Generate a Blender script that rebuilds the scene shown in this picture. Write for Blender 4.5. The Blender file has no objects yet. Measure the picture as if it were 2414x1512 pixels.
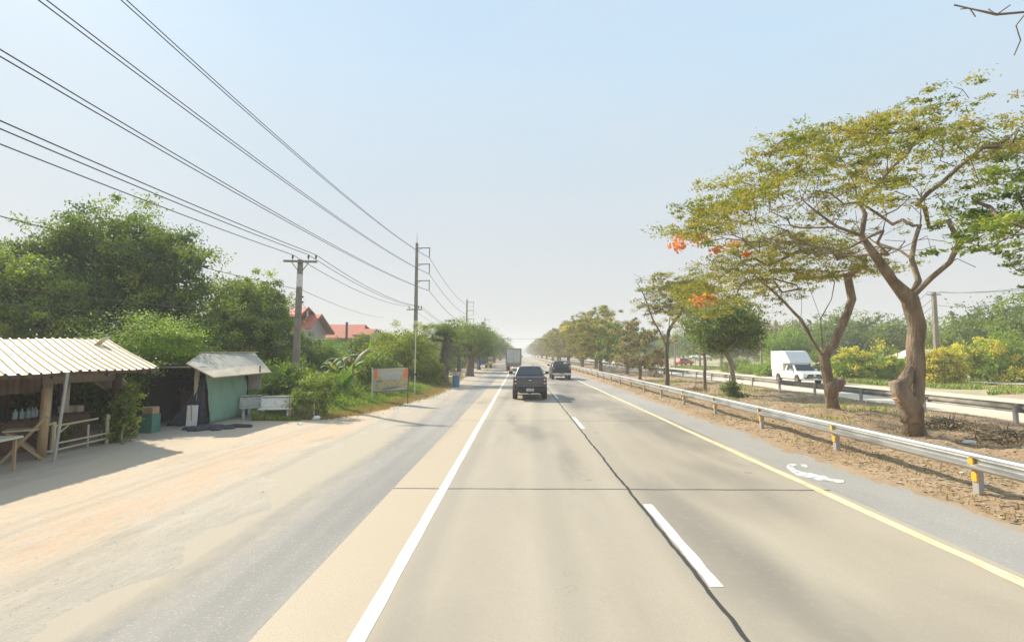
import bpy, math, random
import numpy as np
from mathutils import Vector, Matrix, Euler
rad = math.radians

# ------------------------------------------------------------------ camera, sky, sun, exposure
S = bpy.context.scene
COL = S.collection
F = 1232.0                                   # focal length in pixels of a 2414 px wide frame
CAMP = Vector((0, 0, 2.5))
cam = bpy.data.cameras.new("camera")
cam.lens = 36.0 * F / 2414.0
cam.clip_end = 6000
cam.clip_start = 0.05
camo = bpy.data.objects.new("camera", cam)
COL.objects.link(camo)
camo.location = CAMP
camo.rotation_euler = (rad(90 + 3.62), 0, rad(0.88))
S.camera = camo
RM = camo.rotation_euler.to_matrix()

SUN_EL, SUN_AZ = 34.2, -46.3                 # azimuth from +Y, negative is to the left
w = bpy.data.worlds.new("World")
S.world = w
w.use_nodes = True
nt = w.node_tree
bg = nt.nodes["Background"]
sky = nt.nodes.new("ShaderNodeTexSky")
sky.sky_type = 'NISHITA'
sky.sun_disc = False
sky.sun_elevation = rad(SUN_EL)
sky.sun_rotation = rad(SUN_AZ)
sky.air_density = 1.0
sky.dust_density = 1.0
sky.ozone_density = 1.0
# hazy dry-season air: the clear-sky model is thinned out towards an even, pale veil that is whiter near the horizon
tc = nt.nodes.new("ShaderNodeTexCoord")
sp = nt.nodes.new("ShaderNodeSeparateXYZ"); nt.links.new(tc.outputs["Generated"], sp.inputs[0])
vr = nt.nodes.new("ShaderNodeValToRGB"); nt.links.new(sp.outputs[2], vr.inputs[0])
ve = vr.color_ramp.elements
ve[0].position = 0.0; ve[0].color = (0.53, 0.53, 0.515, 1)
ve[1].position = 0.75; ve[1].color = (0.41, 0.59, 0.82, 1)
for p_, c_ in ((0.14, (0.555, 0.575, 0.585)), (0.30, (0.52, 0.605, 0.665)), (0.48, (0.49, 0.64, 0.77))):
    x_ = ve.new(p_); x_.color = (*c_, 1)
vm = nt.nodes.new("ShaderNodeVectorMath"); vm.operation = 'SCALE'; vm.inputs["Scale"].default_value = 5.9
cn = nt.nodes.new("ShaderNodeTexNoise"); cn.inputs["Scale"].default_value = 2.2; cn.inputs["Detail"].default_value = 4
cm = nt.nodes.new("ShaderNodeMapping"); cm.inputs["Scale"].default_value = (1, 1, 3.0)
nt.links.new(tc.outputs["Generated"], cm.inputs[0]); nt.links.new(cm.outputs[0], cn.inputs["Vector"])
cf = nt.nodes.new("ShaderNodeMapRange"); cf.inputs[1].default_value = 0.35; cf.inputs[2].default_value = 0.7; cf.inputs[4].default_value = 0.28
nt.links.new(cn.outputs[0], cf.inputs[0])
cx_ = nt.nodes.new("ShaderNodeMix"); cx_.data_type = 'RGBA'; cx_.inputs[7].default_value = (0.63, 0.645, 0.65, 1)
nt.links.new(cf.outputs[0], cx_.inputs[0]); nt.links.new(vr.outputs[0], cx_.inputs[6])
nt.links.new(cx_.outputs[2], vm.inputs[0])
mx = nt.nodes.new("ShaderNodeMix"); mx.data_type = 'RGBA'; mx.inputs[0].default_value = 0.05
nt.links.new(vm.outputs[0], mx.inputs[6]); nt.links.new(sky.outputs[0], mx.inputs[7])
nt.links.new(mx.outputs[2], bg.inputs[0])
bg.inputs[1].default_value = 0.10
sun = bpy.data.lights.new("sun", 'SUN')
sun.energy = 3.4
sun.angle = rad(1.2)
sun.color = (1.0, 0.90, 0.75)
suno = bpy.data.objects.new("sun", sun)
COL.objects.link(suno)
sd = Vector((math.sin(rad(SUN_AZ)) * math.cos(rad(SUN_EL)), math.cos(rad(SUN_AZ)) * math.cos(rad(SUN_EL)), math.sin(rad(SUN_EL))))
suno.rotation_euler = sd.to_track_quat('Z', 'Y').to_euler()
suno.location = sd * 50
S.view_settings.view_transform = 'Standard'
S.view_settings.look = 'None'
S.view_settings.gamma = 1
S.view_settings.use_curve_mapping = False
S.view_settings.exposure = 1.05
S.cycles.max_bounces = 6
S.cycles.diffuse_bounces = 3
S.cycles.transmission_bounces = 4
S.cycles.transparent_max_bounces = 8
S.cycles.volume_bounces = 1
S.cycles.sample_clamp_indirect = 6

def ray(px, py):
    return RM @ Vector(((px - 1207) / F, (756 - py) / F, -1))
def at(px, py, Y):
    d = ray(px, py)
    return CAMP + d * (Y / d.y)
def gr(px, py, z=0.0):
    d = ray(px, py)
    return CAMP + d * ((z - CAMP.z) / d.z)
RI = RM.inverted()
def proj(p):
    q = RI @ (Vector(p) - CAMP)
    return (1207 + F * q.x / -q.z, 756 - F * q.y / -q.z) if q.z < -0.1 else (-9999, -9999)

# ------------------------------------------------------------------ naming and tagging
def tag(o, label=None, cat=None, group=None, kind=None):
    if label: o["label"] = label
    if cat: o["category"] = cat
    if group: o["group"] = group
    if kind: o["kind"] = kind
    return o
def thing(name, label, cat, loc=(0, 0, 0), rz=0.0, group=None):
    o = bpy.data.objects.new(name, None)
    COL.objects.link(o)
    o.empty_display_size = 0.2
    o.location = loc
    o.rotation_euler = (0, 0, rz)
    return tag(o, label, cat, group)
def children(o):
    return [c for c in COL.objects if c.parent == o]
def copy_tree(o, parent=None):
    c = o.copy()
    COL.objects.link(c)
    c.parent = parent
    for ch in list(o.children):
        copy_tree(ch, c)
    return c

# ------------------------------------------------------------------ mesh building
def mesh_obj(name, verts, faces, mats, parent=None, smooth=False, mi=None):
    me = bpy.data.meshes.new(name)
    me.from_pydata([tuple(v) for v in verts], [], faces)
    for m in (mats if isinstance(mats, (list, tuple)) else [mats]):
        me.materials.append(m)
    if mi is not None:
        me.polygons.foreach_set("material_index", mi)
    if smooth:
        me.polygons.foreach_set("use_smooth", [True] * len(me.polygons))
    me.update()
    o = bpy.data.objects.new(name, me)
    COL.objects.link(o)
    if parent: o.parent = parent
    return o

class MB:
    def __init__(s):
        s.v, s.f, s.m = [], [], []
    def add(s, vs, fs, mi=0, M=None):
        b = len(s.v)
        if M is not None:
            vs = [M @ Vector(p) for p in vs]
        s.v += [tuple(p) for p in vs]
        s.f += [tuple(b + i for i in f) for f in fs]
        s.m += [mi] * len(fs)
        return s
    def box(s, c, d, mi=0, M=None, rz=0):
        x, y, z = d[0] / 2, d[1] / 2, d[2] / 2
        vs = [Vector((sx * x, sy * y, sz * z)) for sz in (-1, 1) for sy in (-1, 1) for sx in (-1, 1)]
        if rz:
            R = Matrix.Rotation(rz, 3, 'Z')
            vs = [R @ v for v in vs]
        vs = [v + Vector(c) for v in vs]
        return s.add(vs, [(0, 2, 3, 1), (4, 5, 7, 6), (0, 1, 5, 4), (2, 6, 7, 3), (0, 4, 6, 2), (1, 3, 7, 5)], mi, M)
    def bar(s, p0, p1, wd, th, mi=0):
        p0, p1 = Vector(p0), Vector(p1)
        d = (p1 - p0)
        L = d.length
        q = d.to_track_quat('Z', 'Y').to_matrix().to_4x4()
        return s.box((0, 0, L / 2), (wd, th, L), mi, Matrix.Translation(p0) @ q)
    def tube(s, pts, rr, n=8, mi=0, caps=True):
        pts = [Vector(p) for p in pts]
        if not hasattr(rr, '__len__'): rr = [rr] * len(pts)
        b = len(s.v)
        t0 = (pts[1] - pts[0]).normalized()
        up = Vector((0, 0, 1)) if abs(t0.z) < 0.9 else Vector((1, 0, 0))
        nrm = t0.cross(up).normalized()
        for i, p in enumerate(pts):
            t = (pts[min(i + 1, len(pts) - 1)] - pts[max(i - 1, 0)])
            t = t.normalized() if t.length > 1e-9 else t0
            nrm = (nrm - t * nrm.dot(t))
            nrm = nrm.normalized() if nrm.length > 1e-6 else t.orthogonal().normalized()
            bn = t.cross(nrm)
            for k in range(n):
                a = 2 * math.pi * k / n
                s.v.append(tuple(p + (nrm * math.cos(a) + bn * math.sin(a)) * rr[i]))
        for i in range(len(pts) - 1):
            for k in range(n):
                k2 = (k + 1) % n
                s.f.append((b + i * n + k, b + i * n + k2, b + (i + 1) * n + k2, b + (i + 1) * n + k)); s.m.append(mi)
        if caps:
            s.f.append(tuple(b + k for k in range(n))[::-1]); s.m.append(mi)
            e = b + (len(pts) - 1) * n
            s.f.append(tuple(e + k for k in range(n))); s.m.append(mi)
        return s
    def prism(s, poly, axis, a, b, mi=0, M=None):
        n = len(poly)
        def mk(p, t):
            return {'x': (t, p[0], p[1]), 'y': (p[0], t, p[1]), 'z': (p[0], p[1], t)}[axis]
        vs = [mk(p, a) for p in poly] + [mk(p, b) for p in poly]
        fs = [tuple(range(n))[::-1], tuple(range(n, 2 * n))]
        fs += [(i, (i + 1) % n, n + (i + 1) % n, n + i) for i in range(n)]
        return s.add(vs, fs, mi, M)
    def loft(s, rings, mi=0, caps=True):
        n = len(rings[0])
        vs = [p for r in rings for p in r]
        fs = []
        for i in range(len(rings) - 1):
            for k in range(n):
                k2 = (k + 1) % n
                fs.append((i * n + k, i * n + k2, (i + 1) * n + k2, (i + 1) * n + k))
        if caps:
            fs.append(tuple(range(n))[::-1])
            fs.append(tuple((len(rings) - 1) * n + k for k in range(n)))
        return s.add(vs, fs, mi)
    def poly(s, pts, mi=0):
        return s.add(pts, [tuple(range(len(pts)))], mi)
    def lathe(s, prof, n=20, o=(0, 0, 0), mi=0, M=None):
        vs, fs = [], []
        for r, z in prof:
            for k in range(n):
                a = 2 * math.pi * k / n
                vs.append((o[0] + r * math.cos(a), o[1] + r * math.sin(a), o[2] + z))
        for i in range(len(prof) - 1):
            for k in range(n):
                k2 = (k + 1) % n
                fs.append((i * n + k, i * n + k2, (i + 1) * n + k2, (i + 1) * n + k))
        fs.append(tuple(range(n))[::-1]); fs.append(tuple((len(prof) - 1) * n + k for k in range(n)))
        return s.add(vs, fs, mi, M)
    def build(s, name, mats, parent=None, smooth=False, bevel=0, seg=2, solid=0, angle=40):
        o = mesh_obj(name, s.v, s.f, mats, parent, smooth, s.m)
        if solid:
            md = o.modifiers.new("solid", 'SOLIDIFY'); md.thickness = solid; md.offset = 0
        if bevel:
            md = o.modifiers.new("bevel", 'BEVEL'); md.width = bevel; md.segments = seg
            md.limit_method = 'ANGLE'; md.angle_limit = rad(angle)
        return o

# ------------------------------------------------------------------ material helpers
class G:
    def __init__(s, name):
        s.mat = bpy.data.materials.new(name)
        s.mat.use_nodes = True
        s.t = s.mat.node_tree
        s.b = s.t.nodes["Principled BSDF"]
        s.out = s.t.nodes["Material Output"]
    def n(s, ty, **kw):
        nd = s.t.nodes.new(ty)
        for k, v in kw.items():
            setattr(nd, k, v)
        return nd
    def l(s, a, b):
        s.t.links.new(a, b)
    def setin(s, sock, v):
        if hasattr(v, 'links') or hasattr(v, 'is_linked'):
            s.l(v, sock)
        else:
            sock.default_value = v if not (isinstance(v, tuple) and len(v) == 3 and sock.type == 'RGBA') else (*v, 1)
    def m(s, op, a, b=0.0, c=None, clamp=False):
        nd = s.n("ShaderNodeMath", operation=op, use_clamp=clamp)
        s.setin(nd.inputs[0], a); s.setin(nd.inputs[1], b)
        if c is not None: s.setin(nd.inputs[2], c)
        return nd.outputs[0]
    def ss(s, x, a, b):                     # smoothstep a..b
        nd = s.n("ShaderNodeMapRange", interpolation_type='SMOOTHSTEP')
        s.setin(nd.inputs[0], x)
        nd.inputs[1].default_value = a; nd.inputs[2].default_value = b
        return nd.outputs[0]
    def mix(s, f, a, b, mode='MIX'):
        nd = s.n("ShaderNodeMix", data_type='RGBA', blend_type=mode)
        s.setin(nd.inputs[0], f); s.setin(nd.inputs[6], a); s.setin(nd.inputs[7], b)
        return nd.outputs[2]
    def pos(s):
        return s.n("ShaderNodeNewGeometry").outputs["Position"]
    def obj(s):
        return s.n("ShaderNodeTexCoord").outputs["Object"]
    def noise(s, vec, scale=1.0, detail=4, rough=0.55, stretch=None, dist=0.0, off=None):
        if stretch or off:
            mp = s.n("ShaderNodeMapping")
            if stretch: mp.inputs["Scale"].default_value = stretch
            if off: mp.inputs["Location"].default_value = off
            s.l(vec, mp.inputs[0]); vec = mp.outputs[0]
        nd = s.n("ShaderNodeTexNoise")
        s.l(vec, nd.inputs["Vector"])
        nd.inputs["Scale"].default_value = scale
        nd.inputs["Detail"].default_value = detail
        nd.inputs["Roughness"].default_value = rough
        nd.inputs["Distortion"].default_value = dist
        return nd.outputs["Fac"]
    def ramp(s, f, cols, lo=0.3, hi=0.7):
        nd = s.n("ShaderNodeValToRGB")
        s.l(f, nd.inputs[0])
        e = nd.color_ramp.elements
        k = len(cols)
        e[0].position = lo; e[0].color = (*cols[0], 1)
        e[1].position = hi; e[1].color = (*cols[-1], 1)
        for i in range(1, k - 1):
            x = e.new(lo + (hi - lo) * i / (k - 1)); x.color = (*cols[i], 1)
        return nd.outputs[0]
    def bump(s, h, strength=0.3, dist=0.02):
        nd = s.n("ShaderNodeBump")
        nd.inputs["Strength"].default_value = strength
        nd.inputs["Distance"].default_value = dist
        s.l(h, nd.inputs["Height"]); s.l(nd.outputs[0], s.b.inputs["Normal"])
    def col(s, c): s.setin(s.b.inputs["Base Color"], c)
    def rough(s, v): s.setin(s.b.inputs["Roughness"], v)
    def metal(s, v): s.setin(s.b.inputs["Metallic"], v)

def mat(name, cols, scale=3.0, rough=0.8, bump=0.2, bscale=None, bdist=0.01, stretch=None, metal=0.0, lo=0.3, hi=0.7, coat=0.0, detail=5):
    g = G(name)
    if not isinstance(cols[0], (tuple, list)):
        cols = [cols, tuple(c * 0.82 for c in cols)]
    p = g.obj()
    f = g.noise(p, scale, detail, stretch=stretch)
    g.col(g.ramp(f, cols, lo, hi))
    g.rough(rough); g.metal(metal)
    if coat: g.b.inputs["Coat Weight"].default_value = coat
    if bump: g.bump(g.noise(p, bscale or scale * 6, 6, stretch=stretch), bump, bdist)
    return g.mat

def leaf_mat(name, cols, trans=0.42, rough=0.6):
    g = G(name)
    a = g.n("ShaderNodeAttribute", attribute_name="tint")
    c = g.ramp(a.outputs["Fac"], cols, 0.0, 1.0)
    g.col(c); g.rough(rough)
    g.b.inputs["Specular IOR Level"].default_value = 0.3
    tr = g.n("ShaderNodeBsdfTranslucent")
    cm = g.mix(1.0, c, (1.25, 1.35, 0.6), 'MULTIPLY')
    g.l(cm, tr.inputs[0])
    mx = g.n("ShaderNodeMixShader")
    mx.inputs[0].default_value = trans
    g.l(g.b.outputs[0], mx.inputs[1]); g.l(tr.outputs[0], mx.inputs[2])
    g.l(mx.outputs[0], g.out.inputs[0])
    return g.mat

# ------------------------------------------------------------------ foliage
def leaf_mesh(name, C, size, mat_, parent, rng, tint=None, aspect=0.45, flat=0.0, droop=0.0, var=0.35):
    """C: N x 3 leaf centres; each leaf a folded 4-point blade."""
    C = np.asarray(C, dtype=np.float64)
    n = len(C)
    d = rng.normal(size=(n, 3))
    d[:, 2] = d[:, 2] * (1 - flat) - droop
    d /= np.linalg.norm(d, axis=1)[:, None] + 1e-9
    u = rng.normal(size=(n, 3))
    if flat > 0:
        up = np.zeros((n, 3)); up[:, 2] = 1
        u = np.cross(up * flat * 3 + u * (1 - flat), d)
    else:
        u = np.cross(u, d)
    u /= np.linalg.norm(u, axis=1)[:, None] + 1e-9
    sz = (np.asarray(size) * (1 + var * rng.normal(size=n)).clip(0.4, 2.0))[:, None]
    V = np.empty((n, 4, 3))
    V[:, 0] = C - d * sz * 0.5
    V[:, 1] = C + u * sz * aspect * 0.5 + d * sz * 0.05
    V[:, 2] = C + d * sz * 0.5
    V[:, 3] = C - u * sz * aspect * 0.5 + d * sz * 0.05
    me = bpy.data.meshes.new(name)
    me.vertices.add(4 * n); me.vertices.foreach_set("co", V.reshape(-1).astype(np.float32))
    me.loops.add(4 * n); me.loops.foreach_set("vertex_index", np.arange(4 * n, dtype=np.int32))
    me.polygons.add(n)
    me.polygons.foreach_set("loop_start", np.arange(0, 4 * n, 4, dtype=np.int32))
    me.update(calc_edges=True)
    if tint is None: tint = rng.random(n)
    at_ = me.attributes.new("tint", 'FLOAT', 'FACE')
    at_.data.foreach_set("value", np.clip(tint, 0, 1).astype(np.float32))
    me.materials.append(mat_)
    o = bpy.data.objects.new(name, me)
    COL.objects.link(o)
    if parent: o.parent = parent
    return o

def clumps(rng, centres, per, rx, rz, spread=0.3):
    """leaf positions + tint around each clump centre"""
    centres = np.asarray(centres, dtype=float)
    k = len(centres)
    rx = np.broadcast_to(rx, (k,)); 
    P = rng.normal(size=(k, per, 3)) * 0.5
    P *= (rx * (1 + spread * rng.normal(size=k)).clip(0.5, 1.8))[:, None, None]
    P[:, :, 2] *= rz
    P += centres[:, None, :]
    base = rng.random(k) ** 1.2 * 0.8
    t = base[:, None] + 0.22 * rng.random((k, per))
    return P.reshape(-1, 3), t.reshape(-1)

def ell_points(rng, c, r, n, shell=0.6):
    d = rng.normal(size=(n, 3)); d /= np.linalg.norm(d, axis=1)[:, None]
    rr = (shell ** 3 + (1 - shell ** 3) * rng.random(n)) ** (1 / 3)
    # lumpy radius so that the outline is uneven
    lump = 1 + 0.13 * np.sin(d[:, 0] * 5.1 + c[0]) + 0.1 * np.sin(d[:, 2] * 7.3 + c[1]) + 0.08 * np.sin(d[:, 1] * 9.7)
    return np.asarray(c) + d * np.asarray(r) * (rr * lump)[:, None]

def skeleton(rng, mains, att, curve=0.18, bias=0.5):
    """nodes grown from the main limbs to every attractor; returns pos, parent"""
    pos, par = [], []
    index = {}
    def key(p): return (round(p[0], 3), round(p[1], 3), round(p[2], 3))
    for line in mains:
        prev = index.get(key(line[0]), -1)
        if prev < 0:
            pos.append(np.array(line[0], float)); par.append(-1); prev = len(pos) - 1
            index[key(line[0])] = prev
        for a, b in zip(line[:-1], line[1:]):
            a = np.array(a, float); b = np.array(b, float)
            k = max(1, int(np.linalg.norm(b - a) / 0.5))
            for j in range(1, k + 1):
                q = a + (b - a) * j / k
                if j < k: q = q + rng.normal(size=3) * 0.025
                pos.append(q); par.append(prev); prev = len(pos) - 1
            index[key(b)] = prev
    ntrunk = max(3, int(len(pos) * bias * 0.2))
    root = pos[0]
    order = np.argsort([np.linalg.norm(np.array(a) - pos[-1]) for a in att])
    for i in order:
        a = np.array(att[i], float)
        P = np.array(pos)
        dz = a[2] - P[:, 2]
        D = np.linalg.norm(P - a, axis=1) + np.where(dz < 0, -dz * 1.0, 0)
        D[:ntrunk] += 50
        j = int(np.argmin(D))
        L = np.linalg.norm(a - P[j])
        k = max(1, int(L / 0.45))
        off = rng.normal(size=3) * L * curve * 0.5
        off[2] = -abs(off[2]) * 0.6
        prev = j
        for s_ in range(1, k + 1):
            t = s_ / k
            q = P[j] + (a - P[j]) * t + off * math.sin(math.pi * t) + (rng.normal(size=3) * 0.03 if s_ < k else 0)
            pos.append(q); par.append(prev); prev = len(pos) - 1
    return pos, par

def limb_mesh(name, pos, par, rbase, rtip, m, parent, sides=7, flare=None, rng=None, rmin=0.0):
    n = len(pos)
    ch = [[] for _ in range(n)]
    for i, p in enumerate(par):
        if p >= 0: ch[p].append(i)
    cnt = [0] * n
    for i in range(n - 1, -1, -1):
        if not ch[i]: cnt[i] = 1
        if par[i] >= 0: cnt[par[i]] += cnt[i]
    N = max(cnt[0], 2)
    e = math.log(rbase / rtip) / math.log(N)
    R = [max(rtip * c ** e, rmin) for c in cnt]
    mb = MB()
    stack = [(0, None)]
    while stack:
        i, frm = stack.pop()
        pts, rr = [], []
        if frm is not None:
            pts.append(pos[frm]); rr.append(R[i] * 1.05)
        cur = i
        while True:
            pts.append(pos[cur]); rr.append(R[cur])
            if not ch[cur]: break
            nx = max(ch[cur], key=lambda c: cnt[c])
            for c in ch[cur]:
                if c != nx: stack.append((c, cur))
            cur = nx
        if len(pts) > 1:
            if frm is None and flare:
                z0 = pts[0][2]
                rr = [r * (1 + flare * math.exp(-max(0, p[2] - z0) / 0.35)) for r, p in zip(rr, pts)]
            sd_ = sides if rr[0] > 0.06 else (5 if rr[0] > 0.02 else 3)
            mb.tube(pts, rr, sd_ + (5 if rr[0] > .15 else 0), 0, caps=False)
    if rng is not None:
        V = np.array(mb.v)
        nz = np.sin(V[:, 2] * 3.1 + V[:, 0] * 4) * 0.5 + np.sin(V[:, 2] * 9 + V[:, 1] * 17 + V[:, 0] * 13) * 0.5
        V[:, 0] += nz * 0.016 * rbase / 0.2; V[:, 1] += np.roll(nz, 3) * 0.016 * rbase / 0.2
        rd = np.sin(np.arctan2(V[:, 1], V[:, 0]) * 7 + V[:, 2] * 1.7) * np.exp(-np.clip(V[:, 2], 0, 9) / 1.2) * 0.05
        V[:, 0] *= 1 + rd * (np.abs(V[:, 2]) < 3); V[:, 1] *= 1 + rd * (np.abs(V[:, 2]) < 3)
        mb.v = [tuple(p) for p in V]
    return mb.build(name, m, parent, smooth=True)

# ------------------------------------------------------------------ ground, roads
rng = np.random.default_rng(7)
random.seed(7)
XL, XR = -2.37, 5.72           # concrete edges
JX = 2.00                      # joint between the lanes

def road_material():
    g = G("concrete_road")
    p = g.pos()
    sx = g.n("ShaderNodeSeparateXYZ"); g.l(p, sx.inputs[0])
    X, Y = sx.outputs[0], sx.outputs[1]
    base = g.ramp(g.noise(p, 0.35, 6, 0.6, stretch=(1, 0.35, 1)), [(0.42, 0.36, 0.265), (0.47, 0.405, 0.30), (0.51, 0.445, 0.335)], 0.3, 0.7)
    # slab to slab difference
    slab = g.n("ShaderNodeTexWhiteNoise", noise_dimensions='2D')
    cb = g.n("ShaderNodeCombineXYZ")
    g.l(g.m('FLOOR', g.m('DIVIDE', g.m('ADD', Y, 0.3), 10.0)), cb.inputs[0])
    g.l(g.m('GREATER_THAN', X, JX), cb.inputs[1]); g.l(cb.outputs[0], slab.inputs["Vector"])
    base = g.mix(g.m('MULTIPLY', slab.outputs["Value"], 0.20), base, (0.33, 0.29, 0.23))
    # sandy dust outside the edge line
    dn = g.noise(p, 0.9, 5, stretch=(1, 0.3, 1))
    dust = g.m('MULTIPLY', g.ss(g.m('ADD', X, g.m('MULTIPLY', g.m('SUBTRACT', dn, 0.5), 0.7)), -1.25, -1.6), 0.7)
    base = g.mix(dust, base, (0.50, 0.40, 0.27))
    # tyre polished tracks and rubber stains
    def track(x0, wd):
        t = g.m('DIVIDE', g.m('SUBTRACT', X, x0), wd)
        return g.m('POWER', 2.718, g.m('MULTIPLY', g.m('MULTIPLY', t, t), -1.0))
    tn = g.ss(g.noise(p, 0.55, 4, stretch=(0.9, 0.16, 1)), 0.45, 0.68)
    tr = g.m('ADD', g.m('ADD', track(-0.45, 0.5), track(1.15, 0.4)), g.m('ADD', track(2.95, 0.55), g.m('MULTIPLY', track(4.4, 0.6), 0.8)))
    base = g.mix(g.m('MULTIPLY', g.m('MULTIPLY', tr, g.m('ADD', g.m('MULTIPLY', tn, 0.85), 0.2)), 1.0, clamp=True), base, (0.215, 0.195, 0.165))
    blot = g.m('MULTIPLY', g.m('MULTIPLY', g.ss(g.noise(p, 0.16, 3, stretch=(1.3, 0.5, 1), off=(4, 1, 0)), 0.44, 0.60), g.ss(X, 1.6, 2.8)), 0.75)
    blot = g.m('MAXIMUM', blot, g.m('MULTIPLY', g.ss(g.noise(p, 0.22, 3, stretch=(1.2, 0.35, 1), off=(1, 7, 0)), 0.52, 0.66), 0.6))
    base = g.mix(blot, base, (0.19, 0.172, 0.145))
    # oil patch spots
    vo = g.n("ShaderNodeTexVoronoi"); g.l(p, vo.inputs["Vector"]); vo.inputs["Scale"].default_value = 0.55
    spot = g.m('MULTIPLY', g.ss(vo.outputs["Distance"], 0.07, 0.03), 0.55)
    base = g.mix(spot, base, (0.22, 0.19, 0.15))
    fine = g.noise(p, 60, 4)
    base = g.mix(g.m('MULTIPLY', g.ss(fine, 0.5, 0.7), 0.8), base, (0.31, 0.265, 0.20))
    base = g.mix(g.m('MULTIPLY', g.ss(g.noise(p, 7, 7, 0.7, off=(3, 3, 3)), 0.5, 0.72), 0.18), base, (0.52, 0.46, 0.35))
    # joints
    wob = g.m('MULTIPLY', g.m('SUBTRACT', g.noise(p, 1.3, 5), 0.5), 0.10)
    jy = g.m('ABSOLUTE', g.m('SUBTRACT', g.m('PINGPONG', g.m('ADD', g.m('ADD', Y, -9.9), wob), 5.0), 0.0))
    jt = g.ss(jy, 0.05, 0.018)
    jl = g.ss(g.m('ABSOLUTE', g.m('ADD', g.m('SUBTRACT', X, JX), wob)), 0.035, 0.018)
    J = g.m('MAXIMUM', g.m('MULTIPLY', jt, 0.85), jl)
    # fine cracks
    cn = g.noise(p, 1.1, 8, 0.65, dist=1.2)
    cr = g.m('MULTIPLY', g.ss(g.m('ABSOLUTE', g.m('SUBTRACT', cn, 0.5)), 0.006, 0.001), g.ss(g.noise(p, 0.25, 2), 0.58, 0.66))
    J = g.m('MAXIMUM', J, g.m('MULTIPLY', cr, 0.6))
    base = g.mix(J, base, (0.05, 0.045, 0.04))
    g.col(base)
    g.rough(0.75)
    h = g.m('SUBTRACT', g.m('MULTIPLY', g.noise(p, 90, 3), 0.25), J)
    g.bump(h, 0.35, 0.01)
    return g.mat

def asphalt_material(name, cols, sand, x_in, x_out, sandcol, sc=1.0):
    """asphalt strip, with sand blown over it from the x_out side"""
    g = G(name)
    p = g.pos()
    sx = g.n("ShaderNodeSeparateXYZ"); g.l(p, sx.inputs[0])
    X = sx.outputs[0]
    base = g.ramp(g.noise(p, 0.5, 6, 0.6, stretch=(1, 0.3, 1)), cols, 0.3, 0.7)
    base = g.mix(g.ss(g.noise(p, 45, 4), 0.55, 0.72), base, tuple(c * 1.35 for c in cols[-1]))
    dn = g.m('ADD', g.m('SUBTRACT', g.noise(p, 0.45, 10, 0.7, stretch=(1, 0.35, 1)), 0.5), g.m('MULTIPLY', g.m('SUBTRACT', g.noise(p, 5, 8, 0.75, stretch=(1, 0.5, 1)), 0.5), 0.5))
    f = g.ss(g.m('ADD', X, g.m('MULTIPLY', dn, 2.4)), x_in, x_out)
    base = g.mix(g.m('MULTIPLY', f, sand), base, sandcol)
    g.col(base); g.rough(0.9)
    g.bump(g.noise(p, 70, 4), 0.4, 0.01)
    return g.mat

def dirt_yard_material():
    g = G("dirt_yard")
    p = g.pos()
    sx = g.n("ShaderNodeSeparateXYZ"); g.l(p, sx.inputs[0])
    dn = g.m('SUBTRACT', g.noise(p, 0.32, 6, 0.6, stretch=(1, 0.4, 1)), 0.5)
    X = g.m('ADD', sx.outputs[0], g.m('MULTIPLY', dn, 3.2))
    r = g.n("ShaderNodeMapRange"); g.l(X, r.inputs[0]); r.inputs[1].default_value = -3.0; r.inputs[2].default_value = -12
    cr = g.n("ShaderNodeValToRGB"); g.l(r.outputs[0], cr.inputs[0])
    e = cr.color_ramp.elements
    stops = [(0.0, (0.37, 0.335, 0.275)), (0.14, (0.43, 0.385, 0.305)), (0.26, (0.50, 0.43, 0.325)), (0.36, (0.57, 0.41, 0.265)), (0.46, (0.53, 0.42, 0.29)),
             (0.62, (0.57, 0.44, 0.29)), (0.78, (0.50, 0.41, 0.29)), (1.0, (0.42, 0.365, 0.29))]
    e[0].position, e[0].color = stops[0][0], (*stops[0][1], 1)
    e[1].position, e[1].color = stops[-1][0], (*stops[-1][1], 1)
    for q, c in stops[1:-1]:
        x = e.new(q); x.color = (*c, 1)
    c = cr.outputs[0]
    c = g.mix(g.m('MULTIPLY', g.ss(g.noise(p, 2.2, 8, 0.7, stretch=(1, 0.5, 1)), 0.45, 0.62), 0.6), c, (0.52, 0.45, 0.35))
    c = g.mix(g.m('MULTIPLY', g.ss(g.noise(p, 0.9, 8, 0.72, stretch=(1, 0.3, 1), off=(2, 2, 2)), 0.52, 0.66), 0.5), c, (0.38, 0.31, 0.23))
    c = g.mix(g.m('MULTIPLY', g.ss(g.noise(p, 14, 6, 0.7), 0.55, 0.75), 0.6), c, (0.33, 0.26, 0.18))
    c = g.mix(g.m('MULTIPLY', g.ss(g.noise(p, 25, 5, 0.7, off=(9, 3, 1)), 0.58, 0.74), 0.6), c, (0.72, 0.64, 0.50))
    g.col(c); g.rough(0.95)
    h = g.m('ADD', g.m('MULTIPLY', g.noise(p, 3, 8, 0.65, stretch=(1, 0.4, 1)), 1.0), g.m('MULTIPLY', g.noise(p, 40, 5, 0.7), 0.35))
    g.bump(h, 0.7, 0.05)
    return g.mat

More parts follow.
